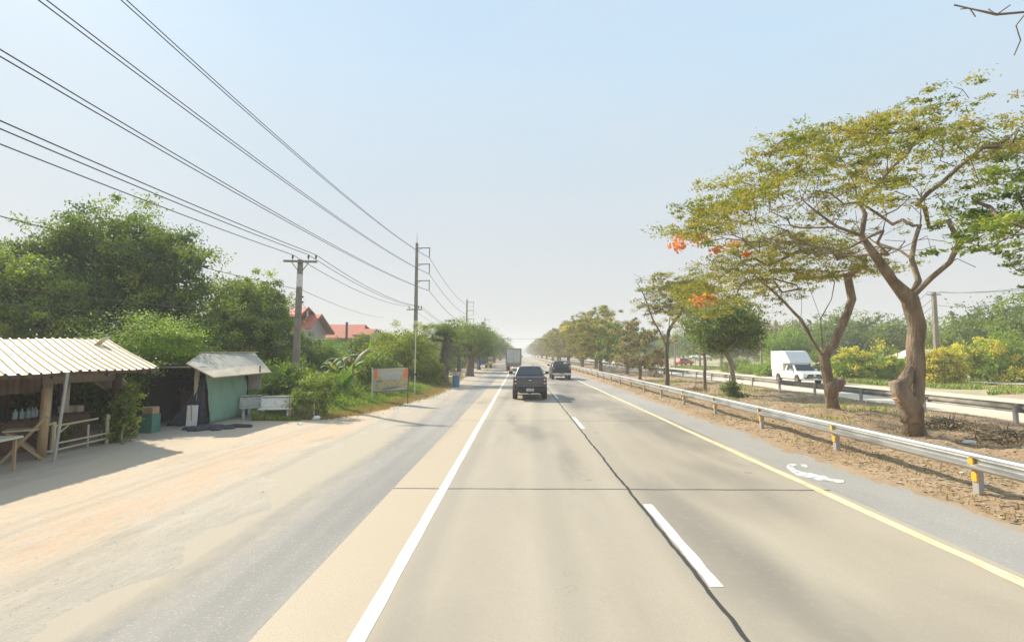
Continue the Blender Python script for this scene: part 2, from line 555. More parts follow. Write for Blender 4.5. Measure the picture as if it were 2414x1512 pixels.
def soil_material(name, cols, fleck=(0.55, 0.44, 0.3), dark=(0.15, 0.10, 0.06), sc=1.0):
    g = G(name)
    p = g.pos()
    c = g.ramp(g.noise(p, 0.4 * sc, 7, 0.62), cols, 0.3, 0.7)
    c = g.mix(g.m('MULTIPLY', g.ss(g.noise(p, 3.2, 7, 0.7), 0.5, 0.7), 0.6), c, dark)
    c = g.mix(g.m('MULTIPLY', g.ss(g.noise(p, 17, 6, 0.7, off=(5, 1, 2)), 0.54, 0.7), 0.7), c, fleck)
    c = g.mix(g.m('MULTIPLY', g.ss(g.noise(p, 30, 4, 0.7, off=(1, 8, 2)), 0.6, 0.72), 0.7), c, tuple(x * 0.6 for x in dark))
    g.col(c); g.rough(0.97)
    g.bump(g.noise(p, 6, 9, 0.7), 0.55, 0.08)
    return g.mat

def sheet(name, x0, x1, y0, y1, z, m, parent=None):
    o = mesh_obj(name, [(x0, y0, z), (x1, y0, z), (x1, y1, z), (x0, y1, z)], [(0, 1, 2, 3)], m, parent)
    return o

def grid(name, x0, x1, y0, y1, nx, ny, hf, m, ypow=1.0, smooth=True):
    u = np.linspace(0, 1, nx + 1); v = np.linspace(0, 1, ny + 1) ** ypow
    Xg, Yg = np.meshgrid(x0 + (x1 - x0) * u, y0 + (y1 - y0) * v)
    Z = hf(Xg, Yg)
    V = np.stack([Xg, Yg, Z], -1).reshape(-1, 3)
    F_ = []
    for j in range(ny):
        for i in range(nx):
            a = j * (nx + 1) + i
            F_.append((a, a + 1, a + nx + 2, a + nx + 1))
    return mesh_obj(name, V, F_, m, None, smooth)

def wav(x, y, s, k=0):
    return (np.sin(x * s + k) * np.cos(y * s * 0.83 + 1.3 * k) + 0.55 * np.sin(x * s * 2.3 + y * s * 1.7 + k * 2) + 0.35 * np.sin(y * s * 3.9 - x * s * 3.1 + k) + 0.25 * np.sin(x * s * 7.1 + 3 * k) * np.sin(y * s * 6.3 + k)) / 1.6

FAR = 1500
m_ground = soil_material("field_ground", [(0.16, 0.14, 0.06), (0.24, 0.19, 0.09), (0.33, 0.26, 0.15)], (0.3, 0.3, 0.12), (0.10, 0.11, 0.04))
g0 = sheet("ground", -2600, 2600, -60, 3500, -0.35, m_ground); tag(g0, kind="structure")
road = sheet("road", XL, XR, -12, FAR, 0.0, road_material()); tag(road, kind="structure")
m_line = mat("white_line_paint", [(0.45, 0.40, 0.30), (0.76, 0.71, 0.56), (0.82, 0.78, 0.64), (0.86, 0.83, 0.70)], 9, 0.7, 0.3, 60, detail=10, lo=.28, hi=.6)
m_dash = mat("lane_dash_paint", [(0.42, 0.39, 0.32), (0.74, 0.73, 0.68), (0.80, 0.79, 0.75), (0.84, 0.83, 0.80)], 9, 0.7, 0.3, 60, detail=10, lo=.28, hi=.6)
m_yel = mat("yellow_line_paint", [(0.46, 0.38, 0.25), (0.74, 0.60, 0.34), (0.78, 0.67, 0.44), (0.66, 0.55, 0.36)], 7, 0.7, 0.3, 60, detail=10, lo=.3, hi=.68, stretch=(1, .3, 1))
def ragged_strip(mb, xc, wd, y0, y1, z, amp=0.006):
    y = y0; L, R_ = [], []
    while True:
        L.append((xc - wd / 2 + random.uniform(-amp, amp), y, z)); R_.append((xc + wd / 2 + random.uniform(-amp, amp), y, z))
        if y >= y1: break
        y = min(y1, y + max(0.25, (y - y0) * 0.04 if y1 - y0 > 20 else 0.25))
    b = len(mb.v); n = len(L)
    mb.add(L + R_, [(i, n + i, n + i + 1, i + 1) for i in range(n - 1)])
mb = MB(); ragged_strip(mb, -1.43, 0.155, -10, 900, 0.004); mb.build("edge_line", m_line, road)
mb = MB(); ragged_strip(mb, 5.50, 0.17, -10, 900, 0.004, 0.02); mb.build("yellow_line", m_yel, road)
for k in range(-1, 40):
    mb = MB(); ragged_strip(mb, JX + 0.12, 0.145, 5.83 + 12 * k, 8.93 + 12 * k, 0.004, 0.008)
    mb.build("lane_dash", m_dash, road)
m_as1 = asphalt_material("asphalt_left", [(0.25, 0.235, 0.21), (0.30, 0.28, 0.245), (0.345, 0.32, 0.275)], 0.9, -3.25, -4.15, (0.44, 0.375, 0.275))
m_as2 = asphalt_material("asphalt_right", [(0.29, 0.28, 0.25), (0.34, 0.325, 0.295), (0.38, 0.36, 0.32)], 0.8, 7.0, 7.5, (0.40, 0.30, 0.19))
s1 = sheet("left_shoulder", -5.6, XL - 0.0, -12, FAR, -0.012, m_as1); tag(s1, kind="structure")
s2 = sheet("right_shoulder", XR, 7.9, -12, FAR, -0.012, m_as2); tag(s2, kind="structure")
# a thin dark open joint beside the slab on both sides is the 12 mm drop itself

# dirt yard on the left, its ragged lip rides over the asphalt
def lip(X, Y, edge, sgn, amp=0.5):
    d = (X - edge) * sgn + wav(X * 0, Y, 0.8, 1) * amp + wav(X, Y, 3.1, 2) * 0.22
    return d
def yard_h(X, Y):
    edge = -4.1 - 0.012 * np.clip(Y, 0, 40) - 0.9 * np.exp(-((Y - 15) / 9.0) ** 2) - np.clip(Y - 30, 0, 30) * 0.035
    d = lip(X, Y, edge, -1)
    h = np.clip(d * 0.05, -0.05, 0.03) + wav(X, Y, 1.3, 3) * 0.006 + wav(X, Y, 5.3, 5) * 0.002
    return h - 0.005
m_yard = dirt_yard_material()
yard = grid("dirt_yard", -34, -3.2, -10, 130, 190, 420, yard_h, m_yard, 1.6); tag(yard, kind="structure")
# median of bare soil and litter
m_med = soil_material("median_soil", [(0.31, 0.21, 0.12), (0.40, 0.28, 0.165), (0.47, 0.34, 0.21)], (0.62, 0.53, 0.38), (0.22, 0.155, 0.09))
def med_h(X, Y):
    dl = (X - 7.25) + wav(X * 0, Y, 0.9, 2) * 0.25 + wav(X, Y, 3.3, 7) * 0.08
    h = np.clip(dl * 0.06, -0.05, 0.05)
    q = np.clip((X - 7.6) / 2.2, 0, 1) * np.clip((18.2 - X) / 1.6, 0, 1)
    h = h + q * (wav(X, Y, 0.75, 4) * 0.13 + wav(X, Y, 2.6, 9) * 0.06 + 0.05) + wav(X, Y, 6.5, 1) * 0.018
    dr = (18.55 - X) + wav(X * 0, Y, 0.8, 5) * 0.2
    return np.minimum(h, np.clip(dr * 0.1, -0.05, 0.3)) - 0.002
med = grid("median_strip", 6.6, 18.9, -8, 260, 120, 520, med_h, m_med, 1.7); tag(med, kind="structure")
m_opp = soil_material("bright_concrete", [(0.62, 0.53, 0.39), (0.68, 0.60, 0.46), (0.72, 0.65, 0.52)], (0.75, 0.68, 0.55), (0.5, 0.43, 0.32))
op = sheet("opposite_road", 18.2, 28.2, -12, FAR, -0.012, m_opp); tag(op, kind="structure")
mb = MB(); ragged_strip(mb, 18.95, 0.16, -10, 600, -0.006); mb.build("edge_line", m_yel, op)
mb = MB(); ragged_strip(mb, 26.3, 0.16, -10, 600, -0.006); mb.build("edge_line", m_line, op)
m_verge = soil_material("right_verge", [(0.42, 0.32, 0.20), (0.52, 0.42, 0.28), (0.34, 0.31, 0.14)], (0.5, 0.45, 0.3), (0.2, 0.2, 0.08))
def ver_h(X, Y):
    return np.clip((X - 28.0) * 0.06, -0.06, 0.1) + wav(X, Y, 0.8, 3) * 0.05 - 0.002
ver = grid("right_verge", 27.6, 90, 0, 260, 60, 120, ver_h, m_verge); tag(ver, kind="structure")
fr = sheet("frontage_road", 36.5, 42.5, 40, 400, 0.22, m_opp); tag(fr, kind="structure")
vl = grid("left_verge", -60, -4.6, 130, 700, 20, 60, lambda X, Y: wav(X, Y, 0.5, 3) * 0.03 + 0.0, m_verge); tag(vl, kind="structure")
vm = grid("far_median", 6.9, 18.4, 260, 1200, 6, 60, lambda X, Y: X * 0 + 0.02, m_med); tag(vm, kind="structure")

# ------------------------------------------------------------------ shared materials
M = dict(
    leaf_mango=leaf_mat("mango_leaf", [(0.056, 0.093, 0.029), (0.115, 0.171, 0.040), (0.214, 0.271, 0.046), (0.344, 0.369, 0.066)]),
    leaf_bright=leaf_mat("bright_leaf", [(0.162, 0.252, 0.030), (0.270, 0.384, 0.042), (0.405, 0.504, 0.072)], 0.4),
    leaf_mid=leaf_mat("mid_leaf", [(0.113, 0.161, 0.043), (0.224, 0.288, 0.057), (0.374, 0.417, 0.086)]),
    leaf_olive=leaf_mat("olive_leaf", [(0.144, 0.187, 0.041), (0.273, 0.273, 0.048), (0.389, 0.345, 0.068), (0.460, 0.331, 0.097)], 0.4),
    leaf_dark=leaf_mat("dark_leaf", [(0.075, 0.122, 0.040), (0.151, 0.209, 0.056), (0.282, 0.330, 0.072)]),
    leaf_brown=leaf_mat("dry_leaf_crown", [(0.259, 0.193, 0.127), (0.364, 0.276, 0.174), (0.304, 0.290, 0.127), (0.455, 0.345, 0.222)]),
    leaf_yel=leaf_mat("yellow_green_leaf", [(0.187, 0.242, 0.033), (0.308, 0.341, 0.044), (0.462, 0.418, 0.077)], 0.4),
    fl_yel=leaf_mat("yellow_blossom", [(0.66, 0.52, 0.05), (0.80, 0.70, 0.16)], 0.4),
    fl_org=leaf_mat("orange_blossom", [(0.700, 0.196, 0.080), (0.800, 0.350, 0.160)], 0.4),
    fl_pink=leaf_mat("pale_pink_blossom", [(0.45, 0.32, 0.33), (0.6, 0.5, 0.45)], 0.3),
    grass=leaf_mat("grass_blade", [(0.16, 0.26, 0.04), (0.25, 0.34, 0.06), (0.38, 0.38, 0.12), (0.50, 0.40, 0.20)], 0.35),
    grass_dry=leaf_mat("dry_grass_blade", [(0.30, 0.21, 0.10), (0.42, 0.31, 0.17), (0.27, 0.25, 0.09)], 0.35),
    litter=leaf_mat("dry_litter", [(0.28, 0.18, 0.10), (0.46, 0.34, 0.20), (0.62, 0.52, 0.38)], 0.1, 0.9),
    bark=mat("bark", [(0.15, 0.11, 0.075), (0.27, 0.205, 0.145), (0.38, 0.30, 0.22)], 3.5, 0.95, 1.0, 16, 0.10, stretch=(1, 1, 0.3), detail=9),
    bark_dark=mat("dark_bark", [(0.07, 0.06, 0.045), (0.14, 0.11, 0.08), (0.20, 0.17, 0.13)], 4, 0.95, 1.0, 16, 0.07, stretch=(1, 1, 0.3)),
    bark_pale=mat("pale_bark", [(0.24, 0.20, 0.15), (0.36, 0.31, 0.24)], 4, 0.95, 0.6, 16, 0.02, stretch=(1, 1, 0.3)),
    cutwood=mat("cut_wood", [(0.72, 0.52, 0.30), (0.60, 0.38, 0.20)], 6, 0.8, 0.3),
    conc=mat("pole_concrete", [(0.21, 0.18, 0.135), (0.30, 0.265, 0.205)], 3, 0.85, 0.3, 30, 0.005),
    conc_white=mat("pole_white_band", [(0.72, 0.71, 0.66), (0.6, 0.58, 0.53)], 5, 0.8, 0.1),
    white_paint=mat("white_post_paint", [(0.72, 0.70, 0.62), (0.62, 0.57, 0.42)], 3, 0.7, 0.1, stretch=(1, 1, .3)),
    orange_paint=mat("orange_paint", [(0.75, 0.25, 0.05), (0.6, 0.2, 0.06)], 5, 0.6, 0.05),
    wire=mat("wire", [(0.03, 0.03, 0.035), (0.05, 0.05, 0.06)], 5, 0.5, 0),
    insul=mat("insulator", [(0.06, 0.05, 0.045), (0.12, 0.10, 0.09)], 8, 0.3, 0),
    steel=mat("galvanised_steel", [(0.40, 0.42, 0.42), (0.52, 0.53, 0.52), (0.30, 0.31, 0.31)], 2.5, 0.38, 0.08, 30, 0.002, stretch=(1, .25, 1), metal=0.8),
    steel_backlit=mat("backlit_steel", [(0.30, 0.30, 0.27), (0.40, 0.39, 0.35), (0.22, 0.21, 0.18)], 3, 0.6, 0.1, 30, 0.002, stretch=(1, .3, 1), metal=0.35),  # far rail's steel, backlit shade put into a darker colour
    steel_post=mat("steel_post", [(0.36, 0.36, 0.34), (0.46, 0.44, 0.40)], 4, 0.6, 0.1, metal=0.3),
    amber=mat("amber_reflector", [(0.85, 0.38, 0.03), (0.90, 0.50, 0.05)], 6, 0.3, 0),
    dark_metal=mat("dark_metal", [(0.06, 0.06, 0.06), (0.1, 0.1, 0.1)], 5, 0.5, 0),
)

# ------------------------------------------------------------------ vehicles
def paint(name, col, metal=0.3, rough=0.35, coat=0.6, dirt=0.15):
    g = G(name)
    p = g.obj()
    c = g.mix(g.m('MULTIPLY', g.ss(g.noise(p, 2.5, 6), 0.4, 0.75), dirt), col, (0.35, 0.30, 0.23))
    sz = g.n("ShaderNodeSeparateXYZ"); g.l(p, sz.inputs[0])
    low = g.m('MULTIPLY', g.ss(g.m('ADD', sz.outputs[2], g.m('MULTIPLY', g.noise(p, 5, 5), 0.3)), 0.85, 0.45), 0.35)
    c = g.mix(low, c, (0.33, 0.28, 0.21))
    g.col(c); g.metal(metal)
    g.rough(g.m('ADD', g.m('MULTIPLY', g.noise(p, 8, 4), 0.15), rough))
    g.b.inputs["Coat Weight"].default_value = coat
    g.b.inputs["Coat Roughness"].default_value = 0.12
    return g.mat
V = dict(
    grey=paint("dark_grey_paint", (0.075, 0.078, 0.09)),
    black=paint("black_paint", (0.012, 0.014, 0.015), 0.0, 0.45, 0.15, 0.05),
    white=paint("white_paint", (0.74, 0.73, 0.70), 0.0, 0.35, 0.4, 0.06),
    red=paint("red_paint", (0.60, 0.07, 0.03), 0.0),
    silver=paint("silver_paint", (0.42, 0.42, 0.40), 0.3),
    glass=mat("tinted_glass", [(0.035, 0.045, 0.05), (0.05, 0.06, 0.065)], 2, 0.08, 0),
    glass2=mat("rear_glass", [(0.07, 0.085, 0.09), (0.10, 0.115, 0.12)], 1.2, 0.12, 0),
    tyre=mat("tyre_rubber", [(0.03, 0.03, 0.028), (0.06, 0.055, 0.05)], 6, 0.9, 0.3),
    rim=mat("wheel_rim", [(0.45, 0.45, 0.45), (0.55, 0.55, 0.54)], 6, 0.35, 0, metal=0.7),
    plastic=mat("black_plastic", [(0.025, 0.025, 0.026), (0.045, 0.045, 0.045)], 5, 0.6, 0.1),
    lamp_red=mat("red_lamp_lens", [(0.12, 0.012, 0.01), (0.18, 0.02, 0.015)], 5, 0.15, 0),
    lamp_clear=mat("clear_lamp_lens", [(0.75, 0.75, 0.72), (0.6, 0.6, 0.6)], 5, 0.1, 0),
    chrome=mat("chrome", [(0.75, 0.75, 0.75), (0.65, 0.65, 0.65)], 5, 0.15, 0, metal=0.9),
    plate=mat("plate_white", [(0.72, 0.72, 0.74), (0.66, 0.66, 0.68)], 5, 0.5, 0),
    ink=mat("plate_ink", [(0.04, 0.04, 0.05), (0.05, 0.05, 0.06)], 5, 0.6, 0),
    rust=mat("rusty_red_steel", [(0.30, 0.13, 0.08), (0.42, 0.22, 0.14), (0.36, 0.27, 0.2)], 3, 0.8, 0.3),
    tarp=mat("faded_tarp", [(0.48, 0.53, 0.50), (0.58, 0.60, 0.56), (0.66, 0.64, 0.58)], 1.6, 0.8, 0.4, 5, 0.03),
)
def wheel(parent, x, y, r=0.38, wd=0.26, side=1):
    mb = MB()
    prof = [(r * 0.62, -wd / 2), (r * 0.9, -wd / 2), (r, -wd * 0.36), (r, wd * 0.36), (r * 0.9, wd / 2), (r * 0.62, wd / 2)]
    RX = Matrix.Rotation(rad(90), 4, 'Y')
    mb.lathe(prof, 28, M=Matrix.Translation((x, y, r)) @ RX)
    t = mb.build("wheel", V['tyre'], parent, smooth=False)
    md = t.modifiers.new("bevel", 'BEVEL'); md.width = 0.015; md.limit_method = 'ANGLE'
    mb = MB()
    xo = x + side * wd * 0.42
    mb.lathe([(r * 0.6, 0), (r * 0.6, 0.03), (r * 0.52, 0.035), (r * 0.5, 0.0)], 24, M=Matrix.Translation((xo, y, r)) @ RX)
    for k in range(6):
        a = k * math.pi / 3
        mb.bar((xo + 0.01 * side, y, r), (xo + 0.01 * side, y + math.cos(a) * r * 0.55, r + math.sin(a) * r * 0.55), 0.03, 0.07)
    mb.lathe([(0.06, -0.02), (0.06, 0.04)], 12, M=Matrix.Translation((xo, y, r)) @ RX)
    mb.build("rim", V['rim'], t)
    return t
def arch(yc, r, z0, n=10, fwd=True):
    a0 = math.asin(max(-1, (z0 - 0.39) / r))
    out = []
    for k in range(n + 1):
        a = math.pi - a0 - (math.pi - 2 * a0) * k / n
        out.append((yc + r * math.cos(a), 0.39 + r * math.sin(a)))
    return out
def widen(o, k, zc):
    for v in o.data.vertices:
        v.co.x *= 1 - k * max(0, v.co.z - zc) ** 2 - k * 0.6 * max(0, zc - v.co.z) ** 2
def greenhouse(parent, name, m, y0, y1, y2, y3, zb, zt, hb, ht, ry=0.1):
    """bottom runs y0..y3, top y1..y2"""
    def ring(ya, yb, h, z, c):
        return [(-h + c, ya, z), (-h, ya + c, z), (-h, yb - c, z), (-h + c, yb, z), (h - c, yb, z), (h, yb - c, z), (h, ya + c, z), (h - c, ya, z)]
    mb = MB()
    mb.loft([ring(y0, y3, hb, zb, .05), ring(y0 + (y1 - y0) * .85, y3 + (y2 - y3) * .85, hb + (ht - hb) * .8, zb + (zt - zb) * .85, .08),
             ring(y1, y2, ht, zt - .015, .12), ring(y1 + .12, y2 - .12, ht - .12, zt, .12)])
    return mb.build(name, m, parent, smooth=False, bevel=0.03, seg=3, angle=15)
def quad_panel(parent, name, m, pts, th=0.012, bevel=0.0):
    mb = MB(); mb.poly(pts)
    o = mb.build(name, m, parent, solid=th)
    return o

def pickup(name, label, body, bumper, loc, rz=0, dark=False):
    t = thing(name, label, "pickup truck", loc, rz)
    W = 0.93
    prof = [(0.04, 0.62)] + [(0.30, 0.50)] + arch(1.15, 0.46, 0.45) + arch(4.32, 0.46, 0.45) + \
           [(5.12, 0.42), (5.27, 0.62), (5.27, 0.95), (5.12, 1.08), (3.9, 1.22), (1.75, 1.25), (0.03, 1.27), (0.0, 1.1)]
    mb = MB(); mb.prism(prof, 'x', -W, W)
    b = mb.build("body", body, t, bevel=0.05, seg=3, angle=50); widen(b, 0.16, 0.85)
    g = greenhouse(t, "cab_roof", body, 1.62, 1.98, 3.2, 4.0, 1.22, 1.80, 0.86, 0.62)
    # glass
    quad_panel(t, "rear_window", V['glass2'], [(-.74, 1.635, 1.30), (.74, 1.635, 1.30), (.60, 1.90, 1.71), (-.60, 1.90, 1.71)])
    for s in (-1, 1):
        quad_panel(t, "side_window", V['glass'], [(s * .872, 1.85, 1.30), (s * .872, 3.75, 1.30), (s * .72, 3.15, 1.68), (s * .72, 2.1, 1.68)])
    quad_panel(t, "windscreen", V['glass'], [(-.76, 3.95, 1.30), (.76, 3.95, 1.30), (.6, 3.36, 1.70), (-.6, 3.36, 1.70)])
    # tailgate with its pressed lip
    mb = MB()
    mb.box((0, -0.015, 0.965), (1.40, 0.03, 0.50))
    mb.box((0, -0.04, 1.205), (1.40, 0.07, 0.05))
    mb.box((0, -0.037, 0.78), (1.40, 0.03, 0.10))
    tg = mb.build("tailgate", body, t, bevel=0.012)
    mb = MB(); mb.box((0, -0.07, 1.17), (0.34, 0.05, 0.07)); mb.build("handle", V['plastic'], tg, bevel=.01)
    if not dark:
        mb = MB(); mb.poly([(-.10, -.035, 1.10), (.06, -.035, 1.12), (.10, -.035, 1.09), (-.05, -.035, 1.065)]); mb.build("badge", V['chrome'], tg, solid=0.012)
    for s in (-1, 1):
        mb = MB(); mb.box((s * .785, 0.01, 1.03), (0.15, 0.10, 0.34)); l_ = mb.build("taillight", V['lamp_red'], t, bevel=.02, seg=3)
        mb = MB(); mb.box((s * .785, -0.045, 1.12), (0.10, 0.012, 0.09)); mb.build("lens", V['lamp_clear'] if s > 0 or dark else V['chrome'], l_, bevel=.004)
        mb = MB(); mb.box((s * .785, -0.045, 0.93), (0.11, 0.012, 0.06)); mb.build("lens", V['lamp_clear'] if not dark else V['lamp_red'], l_, bevel=.004)
        # mirror
        mb = MB(); mb.box((s * 1.10, 3.55, 1.37), (0.22, 0.12, 0.17)); mb.bar((s * .88, 3.58, 1.28), (s * 1.04, 3.56, 1.33), .05, .06)
        mb.build("mirror", V['plastic'] if not dark else body, t, bevel=.03, seg=3)
    # bumper
    mb = MB()
    mb.box((-.58, -0.11, 0.59), (0.66, 0.17, 0.15)); mb.box((.58, -0.11, 0.59), (0.66, 0.17, 0.15))
    mb.box((0, -0.07, 0.55), (0.56, 0.10, 0.22)); mb.box((0, -0.11, 0.48), (1.5, 0.10, 0.05))
    mb.build("rear_bumper", bumper, t, bevel=.02, seg=2)
    mb = MB(); mb.box((0, -0.135, 0.575), (0.40, 0.012, 0.16)); pl = mb.build("number_plate", V['plate'], t, bevel=.003)
    mb = MB()
    for i, x in enumerate((-.13, -.07, .0, .05, .10, .15)):
        mb.box((x, -0.1435, 0.60), (0.028, 0.004, 0.055))
    mb.box((0, -0.1435, 0.53), (0.24, 0.004, 0.02)); mb.build("plate_lettering", V['ink'], pl)
    mb = MB(); mb.box((0, 2.4, 0.44), (1.1, 3.4, 0.2)); mb.tube([(-.6, 1.15, .38), (.6, 1.15, .38)], .07, 10); mb.tube([(.0, 1.15, .38), (0, 1.16, .39)], .16, 12)
    for s in (-.55, .55): mb.bar((s, .1, .5), (s, 2, .5), .1, .1)
    mb.build("chassis", V['plastic'], t)
    mb = MB(); mb.tube([(.52, .9, .36), (.52, .02, .35)], .035, 10); mb.build("exhaust", V['chrome'], t)
    for s in (-1, 1):
        wheel(t, s * .82, 1.15, .39, .28, s); wheel(t, s * .82, 4.32, .39, .28, s)
        mb = MB(); mb.box((s * .80, .66, .36), (.26, .015, .26)); mb.build("mudflap", V['plastic'], t)
    mb = MB(); mb.box((0, 1.93, 1.76), (.3, .03, .025)); mb.build("brake_light", V['lamp_red'], t)
    if not dark:
        mb = MB(); mb.box((.25, 2.6, 1.82), (.06, .16, .06)); mb.build("roof_antenna", body, t, bevel=.02)
    return t

c1 = gr(1249.5, 942)
pickup("pickup_truck", "dark grey double-cab pickup seen from behind in the left lane, nearest vehicle ahead", V['grey'], V['plastic'], (0.54, 28.4, 0))
t2 = pickup("pickup_truck", "black pickup with cage bars over its bed, driving away in the right lane", V['black'], V['chrome'], (4.05, 51.0, 0), dark=True)
mb = MB()
for s in (-.78, .78):
    mb.tube([(s, .1, 1.25), (s, .14, 1.62), (s, 1.5, 1.72)], .03, 6)
for y in (.12, .6, 1.1, 1.5): mb.tube([(-.78, y, 1.55), (.78, y, 1.55)], .022, 6)
mb.tube([(-.78, .12, 1.40), (.78, .12, 1.40)], .022, 6)
mb.build("bed_cage", V['plastic'], t2)
mb = MB(); mb.lathe([(0.05, 0), (.16, .03), (.19, .12), (.16, .22), (.05, .26)], 14, (.42, .5, 1.45)); mb.build("bed_load", V['tarp'], t2, smooth=True)
for x, ww in ((-.45, .5), (.42, .5)):
    mb = MB(); mb.box((x, -.20, .60), (ww, .02, .06)); mb.build("bumper_trim", V['chrome'], t2, bevel=.01)

# lorry ahead
t = thing("cargo_truck", "box lorry with rusty red frame and pale worn rear doors, far ahead on the left", "truck", (-.98, 79, 0))
mb = MB()
for s in (-1, 1):
    mb.box((s * 1.12, 0.1, 2.15), (.16, .2, 2.2)); mb.box((s * 1.17, 4.4, 2.15), (.06, 8.4, 2.2))
mb.box((0, .1, 3.30), (2.4, .2, .12)); mb.box((0, .1, 1.05), (2.4, .25, .22)); mb.box((0, 4.4, 3.3), (2.38, 8.4, .06)); mb.box((0, 8.6, 2.15), (2.3, .06, 2.2)); mb.box((0, 4.4, 1.08), (2.38, 8.4, .14))
mb.build("cargo_box", V['rust'], t, bevel=.02)
for s in (-1, 1):
    mb = MB(); mb.box((s * .515, .12, 2.2), (1.0, .06, 2.05)); mb.tube([(s * .15, .07, 1.25), (s * .15, .07, 3.1)], .02, 6)
    mb.box((s * .6, .075, 1.6), (.5, .02, .35)); mb.build("rear_door", V['tarp'], t, bevel=.01)
mb = MB(); mb.prism([(-1.15, .92), (1.15, .92), (1.0, .62), (-1.0, .62)], 'y', -.05, .3); mb.bar((-.9, .0, .9), (-.9, .2, .4), .08, .08); mb.bar((.9, .0, .9), (.9, .2, .4), .08, .08)
mb.build("rear_underrun", V['rust'], t)
for s in (-1, 1):
    mb = MB(); mb.box((s * .95, -.08, .78), (.22, .05, .1)); mb.build("taillight", V['lamp_red'], t)
    for y in (1.4, 2.6, 7.9): wheel(t, s * .9, y, .48, .42, s)
    mb = MB(); mb.box((s * .9, .85, .42), (.45, .02, .5)); mb.build("mudflap", V['plastic'], t)
mb = MB(); mb.box((0, 4.4, .85), (.9, 8.6, .25)); mb.build("chassis", V['plastic'], t)
mb = MB(); mb.box((0, 9.6, 1.7), (2.2, 1.6, 2.0)); mb.build("cab", V['white'], t, bevel=.12, seg=3)
for s in (-1, 1):
    mb = MB(); mb.box((s * 1.35, 10.1, 2.1), (.2, .1, .4)); mb.bar((s * 1.1, 10.1, 2.2), (s * 1.3, 10.1, 2.2), .04, .04); mb.build("mirror", V['chrome'], t)

# white pickup with a tall box, coming the other way
t = thing("box_pickup", "white pickup with a tall white cargo box, coming the other way", "pickup truck", (23.95, 43.1, -0.01), rad(180))
# local frame: +y is the rear end of the car here, front at y = 0 facing -Y world -> build with front at y=0 pointing to -y then no rotation
t.rotation_euler = (0, 0, 0)
W = 0.93
prof = [(0.05, 0.45)] + arch(0.98, 0.42, 0.42) + arch(4.12, 0.42, 0.42) + [(5.25, .50), (5.3, 1.12), (2.0, 1.10), (1.35, 1.12), (0.35, 0.98), (0.05, 0.85), (0.0, 0.6)]
mb = MB(); mb.prism(prof, 'x', -W, W); b = mb.build("body", V['white'], t, bevel=.06, seg=3, angle=50); widen(b, .14, .8)
greenhouse(t, "cab", V['white'], 1.25, 1.95, 3.1, 3.2, 1.08, 1.70, .84, .68)
quad_panel(t, "windscreen", V['glass'], [(-.76, 1.27, 1.14), (.76, 1.27, 1.14), (.63, 1.82, 1.62), (-.63, 1.82, 1.62)])
for s in (-1, 1):
    w_ = quad_panel(t, "side_window", V['glass'], [(s * .86, 1.55, 1.14), (s * .86, 2.75, 1.14), (s * .715, 2.75, 1.58), (s * .715, 2.0, 1.58)])
    mb = MB(); mb.box((s * 1.05, 1.62, 1.17), (.22, .12, .18)); mb.build("mirror", V['white'], t, bevel=.03)
    mb = MB(); mb.prism([(s * .90, .92), (s * .52, .88), (s * .50, .77), (s * .88, .74)], 'y', -.03, .15); mb.build("headlight", V['lamp_clear'], t, bevel=.015)
    mb = MB(); mb.box((s * .74, -.03, .50), (.2, .06, .16)); mb.build("fog_lamp", V['plastic'], t, bevel=.01)
    mb = MB(); mb.box((s * .945, 2.3, .98), (.015, .16, .03)); mb.build("door_handle", V['chrome'], t)
mb = MB(); mb.prism([(-.5, .86), (.5, .86), (.62, .55), (.45, .42), (-.45, .42), (-.62, .55)], 'y', -.045, .05); gq = mb.build("grille", V['plastic'], t, bevel=.01)
mb = MB()
for z in (.52, .60, .68): mb.box((0, -.055, z), (.95, .02, .015))
mb.lathe([(.02, -.01), (.085, 0), (.085, .02)], 20, M=Matrix.Translation((0, -.05, .77)) @ Matrix.Rotation(rad(90), 4, 'X') @ Matrix.Scale(1.4, 4, (1, 0, 0)))
mb.build("badge", V['chrome'], gq)
mb = MB(); mb.box((0, -.02, .44), (1.75, .16, .10)); mb.build("front_bumper", V['white'], t, bevel=.03)
mb = MB(); mb.box((0, -.11, .48), (.38, .012, .13)); mb.build("number_plate", V['plate'], t)
# cargo box with a raked nose over the cab
mb = MB(); mb.prism([(3.15, 1.12), (5.35, 1.12), (5.35, 2.78), (3.2, 2.80), (2.75, 2.72), (1.98, 1.90), (1.96, 1.72), (3.15, 1.71)], 'x', -.95, .95); mb.build("cargo_box", V['white'], t, bevel=.04, seg=3)
mb = MB(); mb.box((0, 5.36, 1.9), (1.8, .03, 1.5)); mb.build("rear_door", V['silver'], t)
mb = MB(); mb.box((0, 2.6, .45), (1.2, 4.6, .2)); mb.build("chassis", V['plastic'], t)
for s in (-1, 1):
    wheel(t, s * .83, .98, .35, .24, s); wheel(t, s * .83, 4.12, .35, .24, s)

